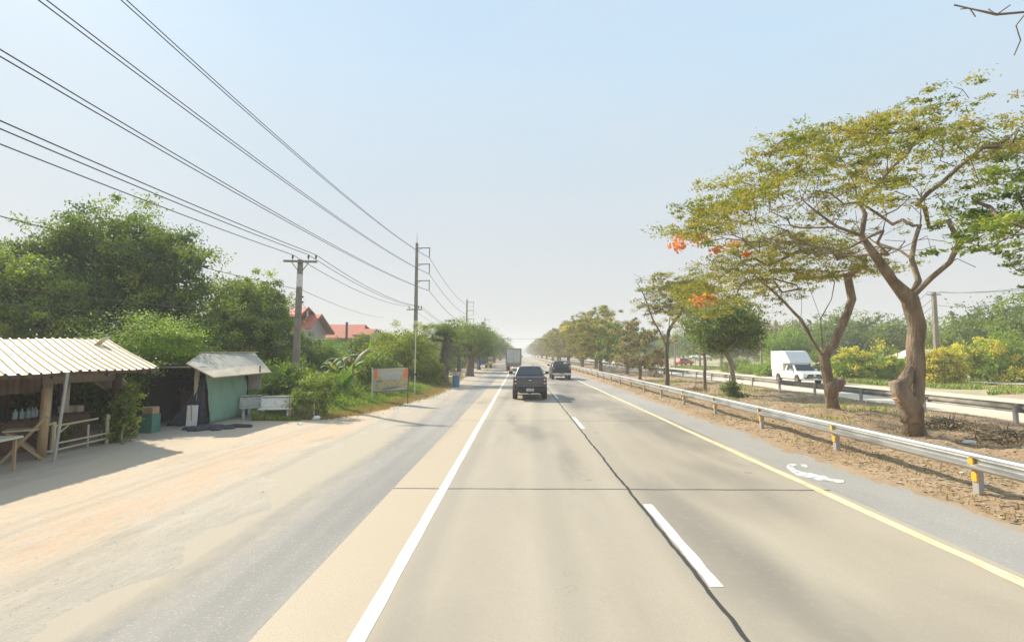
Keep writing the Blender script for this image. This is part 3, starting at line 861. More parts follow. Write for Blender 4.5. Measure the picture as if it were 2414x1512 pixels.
# small red car on the frontage road
def hatch(name, label, body, loc, rz):
    t = thing(name, label, "car", loc, rz)
    prof = [(0.05, .45)] + [(y, z - .05) for y, z in arch(.8, .36, .36)] + [(y, z - .05) for y, z in arch(3.3, .36, .36)] + [(4.1, .42), (4.15, .8), (3.3, .92), (.1, .98), (0, .7)]
    mb = MB(); mb.prism(prof, 'x', -.84, .84); mb.build("body", body, t, bevel=.08, seg=3, angle=50)
    greenhouse(t, "cabin", body, .15, .6, 2.3, 3.3, .92, 1.45, .78, .6)
    for s in (-1, 1):
        quad_panel(t, "side_window", V['glass'], [(s * .795, .6, .98), (s * .795, 2.9, .98), (s * .66, 2.2, 1.36), (s * .66, .8, 1.36)])
        wheel(t, s * .75, .8, .31, .2, s); wheel(t, s * .75, 3.3, .31, .2, s)
    quad_panel(t, "windscreen", V['glass'], [(-.68, 3.24, .98), (.68, 3.24, .98), (.55, 2.42, 1.38), (-.55, 2.42, 1.38)])
    return t
pc = gr(1612, 861, .22)
hatch("parked_car", "small orange-red car on the far frontage road, seen between the median trees", V['red'], (pc.x - 1.5, pc.y, .22), rad(-62))

# ------------------------------------------------------------------ guardrails
def settle(t, loc):
    """move the Empty to the thing's base while its parts stay where they were built"""
    t.location = loc
    for c in t.children:
        c.location = Vector(c.location) - Vector(loc)
def guardrail(label, X, side, y0, n, step, m, mp, refl, y_end, lip_=0.0):
    """side = -1: beam faces the left road, +1: faces the right one"""
    t = thing("guardrail", label, "guardrail", (X, y0, 0))
    prof = [(0, .785), (.05, .765), (.075, .735), (.075, .70), (.0, .655), (.0, .60), (.075, .555), (.075, .52), (.05, .49), (0, .47)]
    pan = MB()
    k = len(prof)
    for j, yy in enumerate((-0.08, step + 0.06)):
        for (a, z) in prof: pan.v.append((side * (a + (0.003 if j else 0)), yy, z))
    for i in range(k - 1): pan.f.append((i, i + 1, k + i + 1, k + i)); pan.m.append(0)
    b0 = pan.build("beam", m, t, smooth=False, solid=0.006)
    pm = MB()
    pm.box((-side * .07, 0, .36), (.10, .13, .76)); pm.box((-side * .02, 0, .63), (.06, .10, .30)); p0 = pm.build("post", mp, t, bevel=.008)
    bm_ = MB(); bm_.tube([(side * .0, 0, .628), (side * .02, 0, .628)], .018, 8); bm_.build("bolt", mp, p0)
    if refl:
        rm = MB(); rm.prism([(-.05, .575), (.05, .575), (.05, .66), (.02, .69), (-.02, .69), (-.05, .66)], 'x', side * .012, side * .06)
        r0 = rm.build("reflector", M['amber'], t, bevel=.006)
        rm = MB(); rm.prism([(-.055, .27), (.055, .27), (.055, .40), (.02, .445), (-.02, .445), (-.055, .40)], 'x', side * .005 - side*.0, side * -.13)
        r1 = rm.build("post_reflector", M['amber'], t, bevel=.006)
    for i in range(1, n):
        c = b0.copy(); COL.objects.link(c); c.location = (0, i * step, 0)
        c = p0.copy(); COL.objects.link(c); c.location = (random.uniform(-.01, .01), i * step, 0); c.rotation_euler = (random.uniform(-.03, .03), random.uniform(-.03, .03), random.uniform(-.1, .1))
        for g_ in p0.children:
            q = g_.copy(); COL.objects.link(q); q.parent = c
        if refl and i < 14:
            c = r0.copy(); COL.objects.link(c); c.location = (0, i * step, 0); c.rotation_euler = (0, 0, random.uniform(-.2, .2))
            c = r1.copy(); COL.objects.link(c); c.location = (0, i * step, 0)
    mb = MB()
    a = n * step
    for yy in (a - .08, y_end - y0):
        for (q, z) in prof: mb.v.append((side * q, yy, z))
    for i in range(k - 1): mb.f.append((i, i + 1, k + i + 1, k + i)); mb.m.append(0)
    mb.build("beam", m, t, solid=0.006)
    return t
guardrail("bright galvanised guardrail with amber reflectors along the near edge of the median", 7.98, -1, 5.35, 26, 4.12, M['steel'], M['steel_post'], True, 420)
guardrail("dull guardrail in backlit tone on the far side of the median beside the opposite road", 17.35, 1, 14.5, 28, 4.15, M['steel_backlit'], M['steel_post'], False, 420)

# ------------------------------------------------------------------ poles and wires
def pole_shaft(parent, base, top, w0, w1, name="shaft", band=None):
    mb = MB()
    base, top = Vector(base), Vector(top)
    def ring(p, h, c=.2):
        return [(p.x + sx * h * a, p.y + sy * h * b_, p.z) for sx, sy, a, b_ in ((-1, -1, 1, 1 - c), (-1, -1, 1 - c, 1), (1, -1, 1 - c, 1), (1, -1, 1, 1 - c), (1, 1, 1, 1 - c), (1, 1, 1 - c, 1), (-1, 1, 1 - c, 1), (-1, 1, 1, 1 - c))]
    n = 6
    mb.loft([ring(base.lerp(top, i / n), (w0 + (w1 - w0) * i / n) / 2) for i in range(n + 1)])
    o = mb.build(name, M['conc'], parent)
    if band:
        mb = MB()
        a, b_ = band
        mb.loft([ring(base.lerp(top, q), (w0 + (w1 - w0) * q) / 2 + .006) for q in (a, b_)])
        mb.build("white_band", M['conc_white'], parent)
    return o
def pin_insulator(parent, p, h=.26, r=.06):
    mb = MB()
    mb.lathe([(.015, 0), (.015, h * .3), (r, h * .35), (r * .6, h * .5), (r, h * .55), (r * .6, h * .7), (r * .9, h * .75), (r * .4, h)], 10, p)
    return mb.build("insulator", M['insul'], parent)
def catenary(a, b_, sag, n=28):
    a, b_ = Vector(a), Vector(b_)
    return [a.lerp(b_, i / n) - Vector((0, 0, 4 * sag * (i / n) * (1 - i / n))) for i in range(n + 1)]
# first pole, with its crossarm
P1Y = 26.0
p1t, p1b = at(708.5, 612, P1Y), at(697, 880, P1Y); p1b = p1t + (p1b - p1t) * (p1t.z / (p1t.z - p1b.z))
t = thing("utility_pole", "grey concrete pole with a crossarm and three insulators, standing behind the hut", "utility pole", p1b)
pole_shaft(t, (0, 0, -.2), p1t - p1b, .34, .21, band=(.815, .90))
ca, cb = at(672, 616, P1Y) - p1b, at(750, 618, P1Y) - p1b
mb = MB(); mb.bar(ca + Vector((0, -.16, 0)), cb + Vector((0, -.16, 0)), .10, .10); mb.build("crossarm", M['conc'], t)
for s in (-1, 1):
    mb = MB(); q = (ca + cb) / 2; mb.bar(q + Vector((s * .45, -.16, -.03)), q + Vector((s * .08, -.14, -.5)), .03, .03); mb.build("brace", M['dark_metal'], t)
ins1 = []
for x in (693, 730, 747.5):
    q = at(x, 616, P1Y) - p1b + Vector((0, -.16, .04)); pin_insulator(t, q); ins1.append(q + p1b + Vector((0, 0, .27)))
for yy in (700, 712):
    q = at(709, yy, P1Y) - p1b; mb = MB(); mb.lathe([(.03, -.04), (.05, -.02), (.03, 0), (.05, .02), (.03, .04)], 8, (q.x + .15, q.y - .1, q.z)); mb.bar((q.x, q.y - .1, q.z), (q.x + .15, q.y - .1, q.z), .02, .02); mb.build("spool_insulator", M['insul'], t)

def big_pole(label, Y, xt, xb, ytop, first=False):
    a = at(xt, ytop, Y); b0 = Vector((at(xb, 834, Y).x, Y, 0))
    t = thing("transmission_pole", label, "utility pole", b0, group="tall power poles along the left of the highway")
    H = a - b0
    k = 1.0
    pole_shaft(t, (0, 0, -.2), H, .46, .26, band=(.40, .428))
    mb = MB(); mb.tube([(H.x, H.y, H.z), (H.x, H.y, H.z + 1.15)], [.03, .012], 6); mb.build("lightning_rod", M['dark_metal'], t)
    tips = []
    for dz in (.55, 2.32, 4.12):
        z = H.z - dz
        mb = MB(); mb.bar((H.x, H.y - .02, z), (H.x + 1.45, H.y - .02, z + .03), .09, .09)
        mb.bar((H.x + .1, H.y - .02, z - .25), (H.x + .5, H.y - .02, z - .02), .04, .04)
        am = mb.build("arm", M['conc'], t)
        mb = MB(); mb.lathe([(.02, 0)] + [(r_, -.08 - .09 * i_ - o_) for i_ in range(10) for r_, o_ in ((.065, 0), (.03, .045))] + [(.02, -1.05)], 8, (H.x + 1.38, H.y - .02, z - .02)); mb.build("insulator_string", M['insul'], am)
        tips.append(b0 + Vector((H.x + 1.38, H.y - .02, z - 1.08)))
    zc = H.z - 7.25
    mb = MB(); mb.bar((-.92, -.26, zc), (.78, -.26, zc), .10, .10); ca_ = mb.build("crossarm", M['conc'], t)
    lows = []
    for x in (-.65, .0 + .38, .68):
        pin_insulator(t, (x, -.26, zc + .05), .3, .07); lows.append(b0 + Vector((x, -.26, zc + .36)))
    return t, tips, lows
pt2, tips2, lows2 = big_pole("tallest-looking concrete pole with three side arms, nearest of the tall power poles", 56, 983, 978.5, 573)
pt3, tips3, lows3 = big_pole("second tall concrete pole with side arms, rising out of the roadside tree crowns", 112, 1101, 1099, 706)
pt4, tips4, lows4 = big_pole("farthest tall concrete pole, almost lost behind the roadside crowns", 168, 1143, 1142, 749)
WR = .013
def wire(label, segs, r=WR, name="power_line", grp=None, m=None):
    mb = MB()
    for s_ in segs: mb.tube(s_, r, 5, caps=False)
    return tag(mb.build(name, m or M['wire']), label, "power line", grp)
names = ("uppermost", "middle", "lowest")
for i in range(3):
    for j, dz in enumerate((0.0, .20)):
        a = tips2[i]
        far_ = Vector((a.x - .05, -22, a.z + dz + .1))
        c = catenary(far_, a + Vector((0, 0, dz * .15)), (1.75, 1.5, 1.3)[i])
        c2 = catenary(a + Vector((0, 0, dz * .15)), tips3[i] + Vector((0, 0, dz * .1)), 1.3)
        c3 = catenary(tips3[i], tips4[i], 1.2, 10)
        wire("%s high-voltage pair, its %s cable, sweeping down to the tall side-arm pole" % (names[i], ("lower", "upper")[j]), [c, c2, c3], .015, grp="high-voltage wires")
for i in range(3):
    a = ins1[i]
    c = catenary((a.x, -14, a.z + .05), a, .42)
    wire("%s of the three black distribution wires carried on the crossarm insulators" % ("left", "middle", "right")[i], [c, catenary(a, lows2[i], .55), catenary(lows2[i], lows3[i], .9)], .016, grp="distribution wires")
a = at(700, 681, P1Y)
wire("thin cable tied to the side of the near pole, crossing the mango tree", [catenary((a.x, -14, a.z + .1), a, .35), catenary(a + Vector((.2, 0, -.02)), at(905, 747, 70), .35)], .012)
a = at(700, 709, P1Y)
wire("short service drop from the near pole to the red-roofed house", [catenary(a + Vector((.2, 0, 0)), at(733, 727, 60), .3, 10)], .012)
for i in range(2):
    a = at(699, 742 + i * 12, P1Y)
    wire("slack telephone cable %s, crossing in front of the left trees" % ("higher of two", "lower of two")[i], [catenary((a.x, -6, a.z + .1), a, .55 + .1 * i)], (.008, .007, .009, .007)[i], "telephone_cable", "telephone cables", M['insul'])
wire("looped slack cable hanging from the near concrete pole", [catenary(at(694, 790, P1Y), at(640, 812, 25), .25, 12)], .012, "hanging_cable")
wire("thin wire strung across the highway far ahead", [catenary(at(1186, 797, 200), at(1316, 796, 200), .25, 10)], .04, "crossing_wire")
# roadside stakes in front of the tall poles
b0 = gr(977.5, 934); tp = at(980.5, 772, b0.y)
t = thing("stake", "thin white stake with a dark joint, in the grass right of the banner", "stake", b0)
mb = MB(); mb.tube([(0, 0, -.1), (.0, 0, 1.35)], .032, 8); mb.build("lower_tube", M['white_paint'], t)
mb = MB(); mb.tube([(0.0, 0, 1.28), (tp.x - b0.x, 0, tp.z)], .03, 8); mb.build("upper_tube", M['white_paint'], t)
mb = MB(); mb.tube([(0, 0, 1.25), (0, 0, 1.36)], .045, 8); mb.build("clamp", M['dark_metal'], t)
b0 = gr(1101.5, 883); t = thing("marker_post", "slim white post with an orange band beside the flared roadside trunk", "post", b0)
mb = MB(); mb.tube([(0, 0, -.1), (.02, 0, 3.0)], [.06, .05], 8); mb.build("shaft", M['white_paint'], t)
mb = MB(); mb.tube([(0, 0, .7), (0, 0, 1.3)], .16, 12); mb.build("orange_band", M['orange_paint'], t)
# poles on the right
for x, yt, yb, Y, wd, lab in ((1590, 790, 848, 95, .22, "thin pale pole on the far right verge beside the orange-red car"),
                              (1649, 795, 858, 92, .26, "concrete pole beside the white market umbrellas on the far verge"),
                              (1793, 770, 842, 62, .20, "pale pole just behind the left side of the round green median tree"),
                              (2052, 780, 835, 75, .28, "short grey pole above the yellow flowering bush"),
                              (2201, 688, 805, 52, .38, "tall pale pole seen through the crown of the largest tree")):
    a = at(x, yt, Y); b_ = Vector((a.x, Y, 0))
    t = thing("roadside_pole", lab, "pole", b_, group="poles beyond the opposite road")
    pole_shaft(t, (0, 0, -.1), (0, 0, a.z), wd * 1.15, wd * .85)
    mb = MB(); mb.bar((-.7, 0, a.z - .25), (.7, 0, a.z - .25), .09, .09); mb.build("crossarm", M['conc'], t)
for k, (dz, off) in enumerate(((.1, -.6), (.1, .6), (-1.2, 0))):
    a = at(2201, 690, 52) + Vector((off, 0, dz)); wire("%s faint wire strung right of the tall pale pole" % ("left", "right", "lowest")[k], [catenary(a, at(2700, 640, 30) + Vector((off, 0, dz)), .5, 10), catenary(a, at(2052, 783, 75) + Vector((off, 0, dz * .5)), .8, 10)], .02, grp="wires beyond the opposite road")

# ------------------------------------------------------------------ roadside food shop
m_roof = mat("white_roof_sheet", [(0.86, 0.82, 0.70), (0.78, 0.70, 0.54), (0.88, 0.85, 0.76)], 2, 0.5, 0.05, stretch=(.4, 1, 1))
m_rust_seam = mat("ochre_seam", [(0.62, 0.45, 0.20), (0.70, 0.52, 0.26)], 4, 0.8, 0)
m_wood_d = mat("dark_old_wood", [(0.06, 0.045, 0.035), (0.12, 0.085, 0.06), (0.17, 0.12, 0.08)], 3, 0.85, 0.3, stretch=(3, 3, .4))
m_bamboo = mat("bamboo", [(0.36, 0.25, 0.13), (0.48, 0.34, 0.19), (0.28, 0.19, 0.11)], 3, 0.6, 0.2, stretch=(3, 3, .4))
m_bamboo2 = mat("pale_bamboo", [(0.50, 0.44, 0.28), (0.62, 0.55, 0.38)], 3, 0.6, 0.2, stretch=(3, 3, .4))
m_thatch = mat("thatch", [(0.25, 0.20, 0.13), (0.38, 0.31, 0.21), (0.18, 0.14, 0.09)], 5, 0.95, 0.9, 30, .04, stretch=(4, 4, 1))
m_sandy = mat("bleached_board", [(0.55, 0.50, 0.40), (0.64, 0.58, 0.46)], 3, 0.7, 0.2)
t = thing("food_stall", "open-fronted wooden food stall under a white corrugated roof, nearest building on the left", "food stall")
EX, RX_ = -10.7, -14.3
def eave(Y): return Vector((EX, Y, 2.06 + .004 * (Y - 10)))
def ridge(Y): return Vector((RX_, Y + 2.6 , 2.92 + .025 * (Y - 12)))
mb = MB(); seam = MB()
y0r, y1r, pitch = 5.0, 15.4, .265
nrib = int((y1r - y0r) / pitch)
prof = [(0, 0), (.58, 0), (.68, .045), (.82, .045), (.95, 0)]
rows = 5
cols_ = []
for i in range(nrib):
    for a, h in prof:
        cols_.append((y0r + (i + a) * pitch, h))
cols_.append((y0r + nrib * pitch, 0))
for Y, h in cols_:
    for r_ in range(rows + 1):
        q = eave(Y).lerp(ridge(Y), r_ / rows); sagz = -.03 * math.sin(math.pi * r_ / rows) + .012 * math.sin(Y * 2.1 + r_)
        mb.v.append((q.x + (random.uniform(-.02, .03) if r_ == 0 else 0), q.y, q.z + h + sagz))
nc = len(cols_)
for i in range(nc - 1):
    for r_ in range(rows):
        a = i * (rows + 1) + r_
        mb.f.append((a, a + rows + 1, a + rows + 2, a + 1)); mb.m.append(0 if (i % 5) in (0, 2, 4) else 1)
rf = mb.build("roof", [m_roof, m_rust_seam], t, solid=.004)
# the other slope of the roof, falling away behind
mb = MB(); mb.add([tuple(ridge(y0r)), tuple(ridge(y1r)), tuple(ridge(y1r) + Vector((-2.2, 1.6, -.75))), tuple(ridge(y0r) + Vector((-2.2, 1.6, -.75)))], [(0, 1, 2, 3)]); mb.build("rear_roof", m_roof, t, solid=.01)
mb = MB()
for f_ in (.03, .35, .7, .97):
    mb.bar(eave(y0r).lerp(ridge(y0r), f_) - Vector((0, 0, .07)), eave(y1r).lerp(ridge(y1r), f_) - Vector((0, 0, .07)), .05, .09)
for Y in np.arange(5.5, 15.4, 1.6):
    mb.bar(eave(Y) - Vector((0, 0, .12)), ridge(Y) - Vector((0, 0, .12)), .05, .08)
mb.build("rafters", m_wood_d, t)
pb = gr(127, 1090); mb = MB(); mb.tube([(pb.x, pb.y, 0), (pb.x + .12, pb.y + .1, 2.05)], .035, 10); mb.build("steel_prop", M['steel_post'], t)
for x_, y_, zt, r0, r1, mm in ((-11.42, 12.45, 1.68, .105, .09, m_bamboo), (-11.55, 10.4, 1.7, .09, .08, m_bamboo), (-11.75, 15.1, 2.0, .13, .12, m_wood_d), (-14.1, 12.5, 2.6, .08, .07, m_wood_d), (-14.2, 16.0, 2.7, .08, .07, m_wood_d), (-11.55, 8.2, 1.9, .08, .07, m_bamboo)):
    mb = MB(); mb.tube([(x_, y_, -.05), (x_ + .04, y_, zt * .5), (x_ + .02, y_ + .03, zt)], [r0, (r0 + r1) / 2, r1], 12); mb.build("post", mm, t, smooth=True)
mb = MB()
mb.box((-11.62, 9.1, 1.84), (.03, 6.9, .52)); mb.build("fascia_board", m_wood_d, t)
mb = MB(); mb.box((-11.72, 14.0, 1.92), (.03, 2.6, .34)); mb.build("upper_board", mat("greyed_board", [(0.16, 0.14, 0.12), (0.24, 0.21, 0.17)], 3, .9, .2), t)
# back wall with gaps
mb = MB()
for i in range(29):
    y_ = 6.6 + i * .29
    if 10.3 < y_ < 11.5 or 13.0 < y_ < 13.9:
        mb.box((-14.6, y_, .55), (.03, .27, 1.1)); mb.box((-14.6, y_, 2.2), (.03, .27, .6)); continue
    mb.box((-14.6 + random.uniform(-.01, .01), y_, 1.3), (.03, .27, 2.6))
mb.build("plank_wall", m_wood_d, t)
# thatched lean-to at the far end
A = at(205, 889, 14.6); B_ = at(186, 878, 15.6); C_ = at(272, 876, 17.0); D_ = at(305, 909, 16.0); E_ = at(247, 914, 14.9)
mb = MB(); mb.poly([A, B_, C_, D_, E_]); mb.build("thatched_eave", m_thatch, t, solid=.07)
settle(t, (-12.5, 11, 0))
# counter inside, with glass and plastic goods
t = thing("serving_counter", "dark wooden counter inside the open food stall", "counter", (-12.9, 13.9, 0))
mb = MB(); mb.box((0, 0, .40), (.7, 2.6, .8)); mb.build("cabinet", mat("brown_cabinet", [(0.14, 0.08, 0.05), (0.2, 0.12, 0.08)], 3, .7, .1), t, bevel=.01)
mb = MB(); mb.box((0, 0, .83), (.85, 2.8, .05)); mb.build("counter_top", m_wood_d, t, bevel=.008)
m_blue = mat("pale_blue_plastic", [(0.35, 0.52, 0.58), (0.5, 0.64, 0.68)], 8, .3, 0)
for i in range(7):
    tag(MB().lathe([(.05, 0), (.055, .02), (.055, .17), (.02, .22), (.02, .26)], 10, (0, 0, 0)).build("water_bottle", m_blue), "pale blue plastic water bottle standing in a row on the stall counter", "bottle", "water bottles on the stall counter").location = (-12.7 + random.uniform(-.05, .05), 13.1 + i * .14, .857)
for i, (dx, dy) in enumerate(((0, .75), (.1, 1.0))):
    o = MB().box((0, 0, .09), (.28, .2, .18)).build("snack_box", m_sandy, None, bevel=.01); o.location = (-12.8 + dx, 13.9 + dy, .857)
    tag(o, ("left", "right")[i] + " pale cardboard box at the end of the stall counter", "box")
m_drape = mat("pale_drape", [(0.40, 0.38, 0.33), (0.50, 0.47, 0.42)], 3, .9, .3, stretch=(4, 4, .5))
for i, (yy, w2, zz) in enumerate(((13.35, .16, .75), (13.9, .12, .95))):
    mb = MB(); ng = 8
    for k in range(ng + 1): mb.v += [(-12.15 + .03 * math.sin(k * 2.1), yy - w2 + 2 * w2 * k / ng, 1.95), (-12.15 + .05 * math.sin(k * 2.1), yy - w2 * .6 + 1.2 * w2 * k / ng, zz)]
    for k in range(ng): mb.f.append((2 * k, 2 * k + 1, 2 * k + 3, 2 * k + 2)); mb.m.append(0)
    tag(mb.build("curtain", m_drape, None, smooth=True, solid=.006), ("left", "right")[i] + " pale curtain strip gathered inside the stall behind the railing", "curtain")
# folding x-legged stand and table corner
t = thing("folding_stand", "x-legged wooden folding stand inside the stall front beside the thick bamboo post", "stand", (-11.55, 12.2, 0), rad(35))
for s in (-1, 1):
    mb = MB(); mb.bar((-.42, s * .2, 0), (.34, s * .2, 1.0), .07, .05); mb.bar((.36, s * .2 - .05 * s, 0), (-.34, s * .2 - .05 * s, .72), .07, .05); mb.build("crossed_legs", m_bamboo, t)
mb = MB(); mb.box((-.08, 0, .74), (.6, .5, .03)); mb.build("seat", m_bamboo2, t)
mb = MB(); mb.bar((.34, -.24, .98), (.34, .24, .98), .05, .05); mb.build("top_rail", m_bamboo, t)
q = at(-14, 1040, 10.6)
t = thing("serving_table", "pale-topped table cut off by the left edge, inside the stall", "table", (q.x, q.y, 0), rad(10))
mb = MB(); mb.box((-.45, .2, q.z), (1.1, .9, .05)); mb.build("table_top", m_sandy, t, bevel=.01)
for sx in (-.9, .0):
    for sy in (-.15, .55): mb = MB(); mb.box((sx, sy, q.z / 2), (.05, .05, q.z - .04)); mb.build("leg", m_bamboo, t)
# bamboo railing
t = thing("bamboo_railing", "low bamboo railing with three posts in front of the stall", "railing")
posts = [gr(140, 1066), gr(214, 1058), gr(186, 1052)]
P0, P1_, P2_ = Vector((-11.68, 13.05, 0)), Vector((-11.5, 14.55, 0)), Vector((-11.55, 12.5, 0))
for p_, h_, r_ in ((P0, .80, .055), (P1_, .82, .05), (P0.lerp(P1_, .62), .62, .025), (P1_ + Vector((.0, 1.0, 0)), .6, .03)):
    mb = MB(); mb.tube([p_ - Vector((0, 0, .05)), p_ + Vector((0, 0, h_))], r_, 9); mb.build("post", m_bamboo2, t)
for z, a_, b2 in ((.74, P2_, P0), (.70, P0, P0.lerp(P1_, .78)), (.12, P2_, P1_), (.26, P0, P1_), (.12, P1_, P1_ + Vector((0, 1.0, 0))), (.42, P1_, P1_ + Vector((0, 1.0, 0))), (.28, P1_, P1_ + Vector((0, 1, 0)))):
    mb = MB(); mb.tube([a_ + Vector((.03, 0, z)), b2 + Vector((.03, 0, z + .05))], .026, 7); mb.build("rail", m_bamboo2, t)
mb = MB(); mb.tube([P0 + Vector((.02, .05, .45)), P0 + Vector((.02, .45, .70))], .022, 6); mb.build("brace", m_bamboo2, t)
settle(t, tuple(P0))
# lamp on the roof
t = thing("solar_lamp", "tilted beige solar lamp on a bent pipe at the stall's roof ridge", "lamp")
c0 = at(237, 806, 16.6)
mb = MB(); mb.box((0, 0, 0), (.50, .34, .05), M=Matrix.Translation(c0) @ Matrix.Rotation(rad(-38), 4, 'Y') @ Matrix.Rotation(rad(12), 4, 'X')); mb.build("panel", mat("beige_panel", [(0.60, 0.52, 0.36), (0.52, 0.44, 0.30)], 3, .5, 0), t, bevel=.012)
mb = MB(); mb.tube([at(221, 817, 16.3), at(217, 845, 15.6), at(216, 868, 14.9) , at(232, 882, 14.9)], .022, 6); mb.build("bent_pipe", mat("ochre_pipe", [(0.5, 0.38, 0.2), (0.4, 0.3, 0.16)], 5, .7, 0), t)
settle(t, tuple(at(232, 882, 14.9)))

# ------------------------------------------------------------------ hut with the green tarp
t = thing("roadside_hut", "small hut with a green tarp side and a sloping beige awning", "hut")
m_green = mat("green_tarp", [(0.21, 0.38, 0.28), (0.26, 0.43, 0.32), (0.19, 0.34, 0.27)], 1.2, 0.7, 0.5, 5, .03, stretch=(2, 2, .5))
m_awn_lit = mat("beige_awning_lit", [(0.60, 0.50, 0.35), (0.50, 0.43, 0.31), (0.42, 0.38, 0.30)], 1.5, 0.8, 0.3, 8, .02)
m_awn_shade = mat("grey_awning_shade", [(0.30, 0.30, 0.25), (0.40, 0.38, 0.31), (0.25, 0.26, 0.22)], 1.5, 0.8, 0.3, 8, .02)  # same awning, tree shadow put into a greyer colour
m_cream = mat("cream_post", [(0.58, 0.53, 0.34), (0.5, 0.45, 0.3)], 3, .7, .1)
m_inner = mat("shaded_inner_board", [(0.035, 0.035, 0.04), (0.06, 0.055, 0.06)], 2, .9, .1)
TA, TB = Vector((-11.05, 18.35, 0)), Vector((-11.0, 20.7, 0))
mb = MB()
nx_, nz_ = 12, 10
for j in range(nz_ + 1):
    for i in range(nx_ + 1):
        f_ = i / nx_; z = .02 + 1.78 * j / nz_
        q = TA.lerp(TB, f_ + (.10 * (1 - j / nz_) if i < 3 else 0) * (1 - i / 3)); wv = .03 * math.sin(f_ * 17 + j * .5) + .02 * math.sin(j * 1.1 + i)
        mb.v.append((q.x + wv + (.15 * math.sin(math.pi * j / nz_) if i == nx_ else 0), q.y, z))
for j in range(nz_):
    for i in range(nx_):
        a = j * (nx_ + 1) + i; mb.f.append((a, a + 1, a + nx_ + 2, a + nx_ + 1)); mb.m.append(0)
mb.build("green_tarp", m_green, t, smooth=True, solid=.006)
e0, e1 = at(503, 889.5, 17.4), at(640, 877, 21.5)
l0 = at(440, 857, 17.7); r0_, r1_ = at(475, 833, 19.6), at(601, 832, 23.2)
k1 = at(587, 849, 22.6)
mid0 = e0.lerp(r0_, .35); mid1 = e1.lerp(r1_, .4)
f0, f1 = e0.lerp(l0, .42), e1.lerp(r1_, .40)
fm = f0.lerp(f1, .5); em = e0.lerp(e1, .5) - Vector((0, 0, .015))
mb = MB(); mb.add([f0, fm, f1, r1_, r0_, l0], [(0, 1, 4), (1, 2, 3), (1, 3, 4), (0, 4, 5)]); rf = mb.build("awning", m_awn_shade, t, solid=.02)
mb = MB(); mb.add([e0, em, e1, f1, fm, f0], [(0, 1, 4, 5), (1, 2, 3, 4)]); mb.build("awning_lit_strip", m_awn_lit, t, solid=.02)  # lower strip of the awning, split off to carry its painted sunlight
mb = MB(); mb.tube([r0_ + Vector((-.1, 0, .04)), r1_ + Vector((.15, 0, .05))], .03, 6); mb.tube([e0, e1], .025, 6); mb.tube([e0, l0, r0_], .025, 6); mb.build("awning_frame", m_bamboo, t)
q = at(613, 870, 20.7); mb = MB(); mb.box((q.x, q.y, q.z), (.04, .04, .28)); mb.build("awning_clip", M['dark_metal'], t)
for (px_, Y_, zt) in ((464, 18.3, 1.95),): 
    x_ = at(px_, 900, Y_).x; mb = MB(); mb.box((x_, Y_, zt / 2), (.12, .12, zt)); mb.build("post", m_cream, t, bevel=.01)
mb = MB(); mb.box((-11.1, 20.85, 1.0), (.09, .09, 2.0)); mb.build("post", m_cream, t)
mb = MB(); mb.box((-13.1, 18.05, 1.0), (.09, .09, 2.0)); mb.build("post", m_wood_d, t)
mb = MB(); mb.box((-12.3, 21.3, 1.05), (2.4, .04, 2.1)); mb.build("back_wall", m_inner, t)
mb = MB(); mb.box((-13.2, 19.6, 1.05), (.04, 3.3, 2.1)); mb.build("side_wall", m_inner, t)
mb = MB(); mb.box((-12.1, 19.6, 2.03), (2.2, 3.5, .05)); mb.build("added_shade_roof", m_wood_d, t)  # roof piece added over the interior to keep it dark
mb = MB(); mb.box((-10.85, 21.3, 1.5), (.55, .03, .9)); mb.build("pale_panel", mat("grey_white_panel", [(0.55, 0.54, 0.47), (0.48, 0.46, 0.4)], 3, .8, 0), t)
mb = MB(); mb.box((-12.2, 21.22, 1.2), (1.6, .03, .8)); mb.build("teal_sheet", mat("teal_sheet", [(0.05, 0.22, 0.19), (0.04, 0.16, 0.15)], 3, .6, .1), t)
settle(t, (-12.2, 19.9, 0))
# dark cloth hanging from the hut corner, spilling on the ground
t = thing("dark_cloth", "dark shade-net cloth draped from the hut corner and heaped on the ground", "cloth")
m_net = mat("dark_net", [(0.045, 0.045, 0.055), (0.085, 0.08, 0.09)], 6, .95, .4, 40, .01)
mb = MB(); rows_ = 10; cl = 12
topc = at(480, 893, 18.45)
for j in range(rows_ + 1):
    f_ = j / rows_
    for i in range(cl + 1):
        u = i / cl - .5
        wdt = .18 + 1.35 * f_ ** 1.4
        x = topc.x + .02 - .28 * f_ + u * wdt + .25 * f_ * (u > 0) * 0
        mb.v.append((x, topc.y - .1 - .30 * f_ + .07 * math.sin(i * 2.2 + j * .3) * (.3 + f_), topc.z * (1 - f_) + .02))
for j in range(rows_):
    for i in range(cl):
        a = j * (cl + 1) + i; mb.f.append((a, a + 1, a + cl + 2, a + cl + 1)); mb.m.append(0)
mb.build("drape", m_net, t, smooth=True, solid=.01)
mb = MB()
q = gr(490, 1012)
for i in range(60):
    a_ = random.random() * 6.28
    rr = random.random()
    mb.lathe([(.10, -.02), (.16, .02), (.12, .08 + .05 * random.random()), (.04, .13)], 7, (q.x + .75 * rr * math.cos(a_), q.y + .45 * rr * math.sin(a_), random.uniform(0, .06 * (1 - rr))))
mb.tube([q + Vector((.3, .1, .06)), q + Vector((.75, .35, .09)), q + Vector((1.25, .42, .06))], [.06, .07, .07], 9)
mb.build("heap", m_net, t, smooth=True)
settle(t, tuple(q))
t = thing("brown_cabinet", "brown cabinet in the dark interior of the hut", "cabinet", (-12.6, 20.4, 0))
mb = MB(); mb.box((0, 0, .55), (1.1, .5, 1.1)); mb.build("body", mat("red_brown_wood", [(0.16, 0.075, 0.045), (0.2, 0.1, 0.06)], 3, .6, .1), t, bevel=.015)
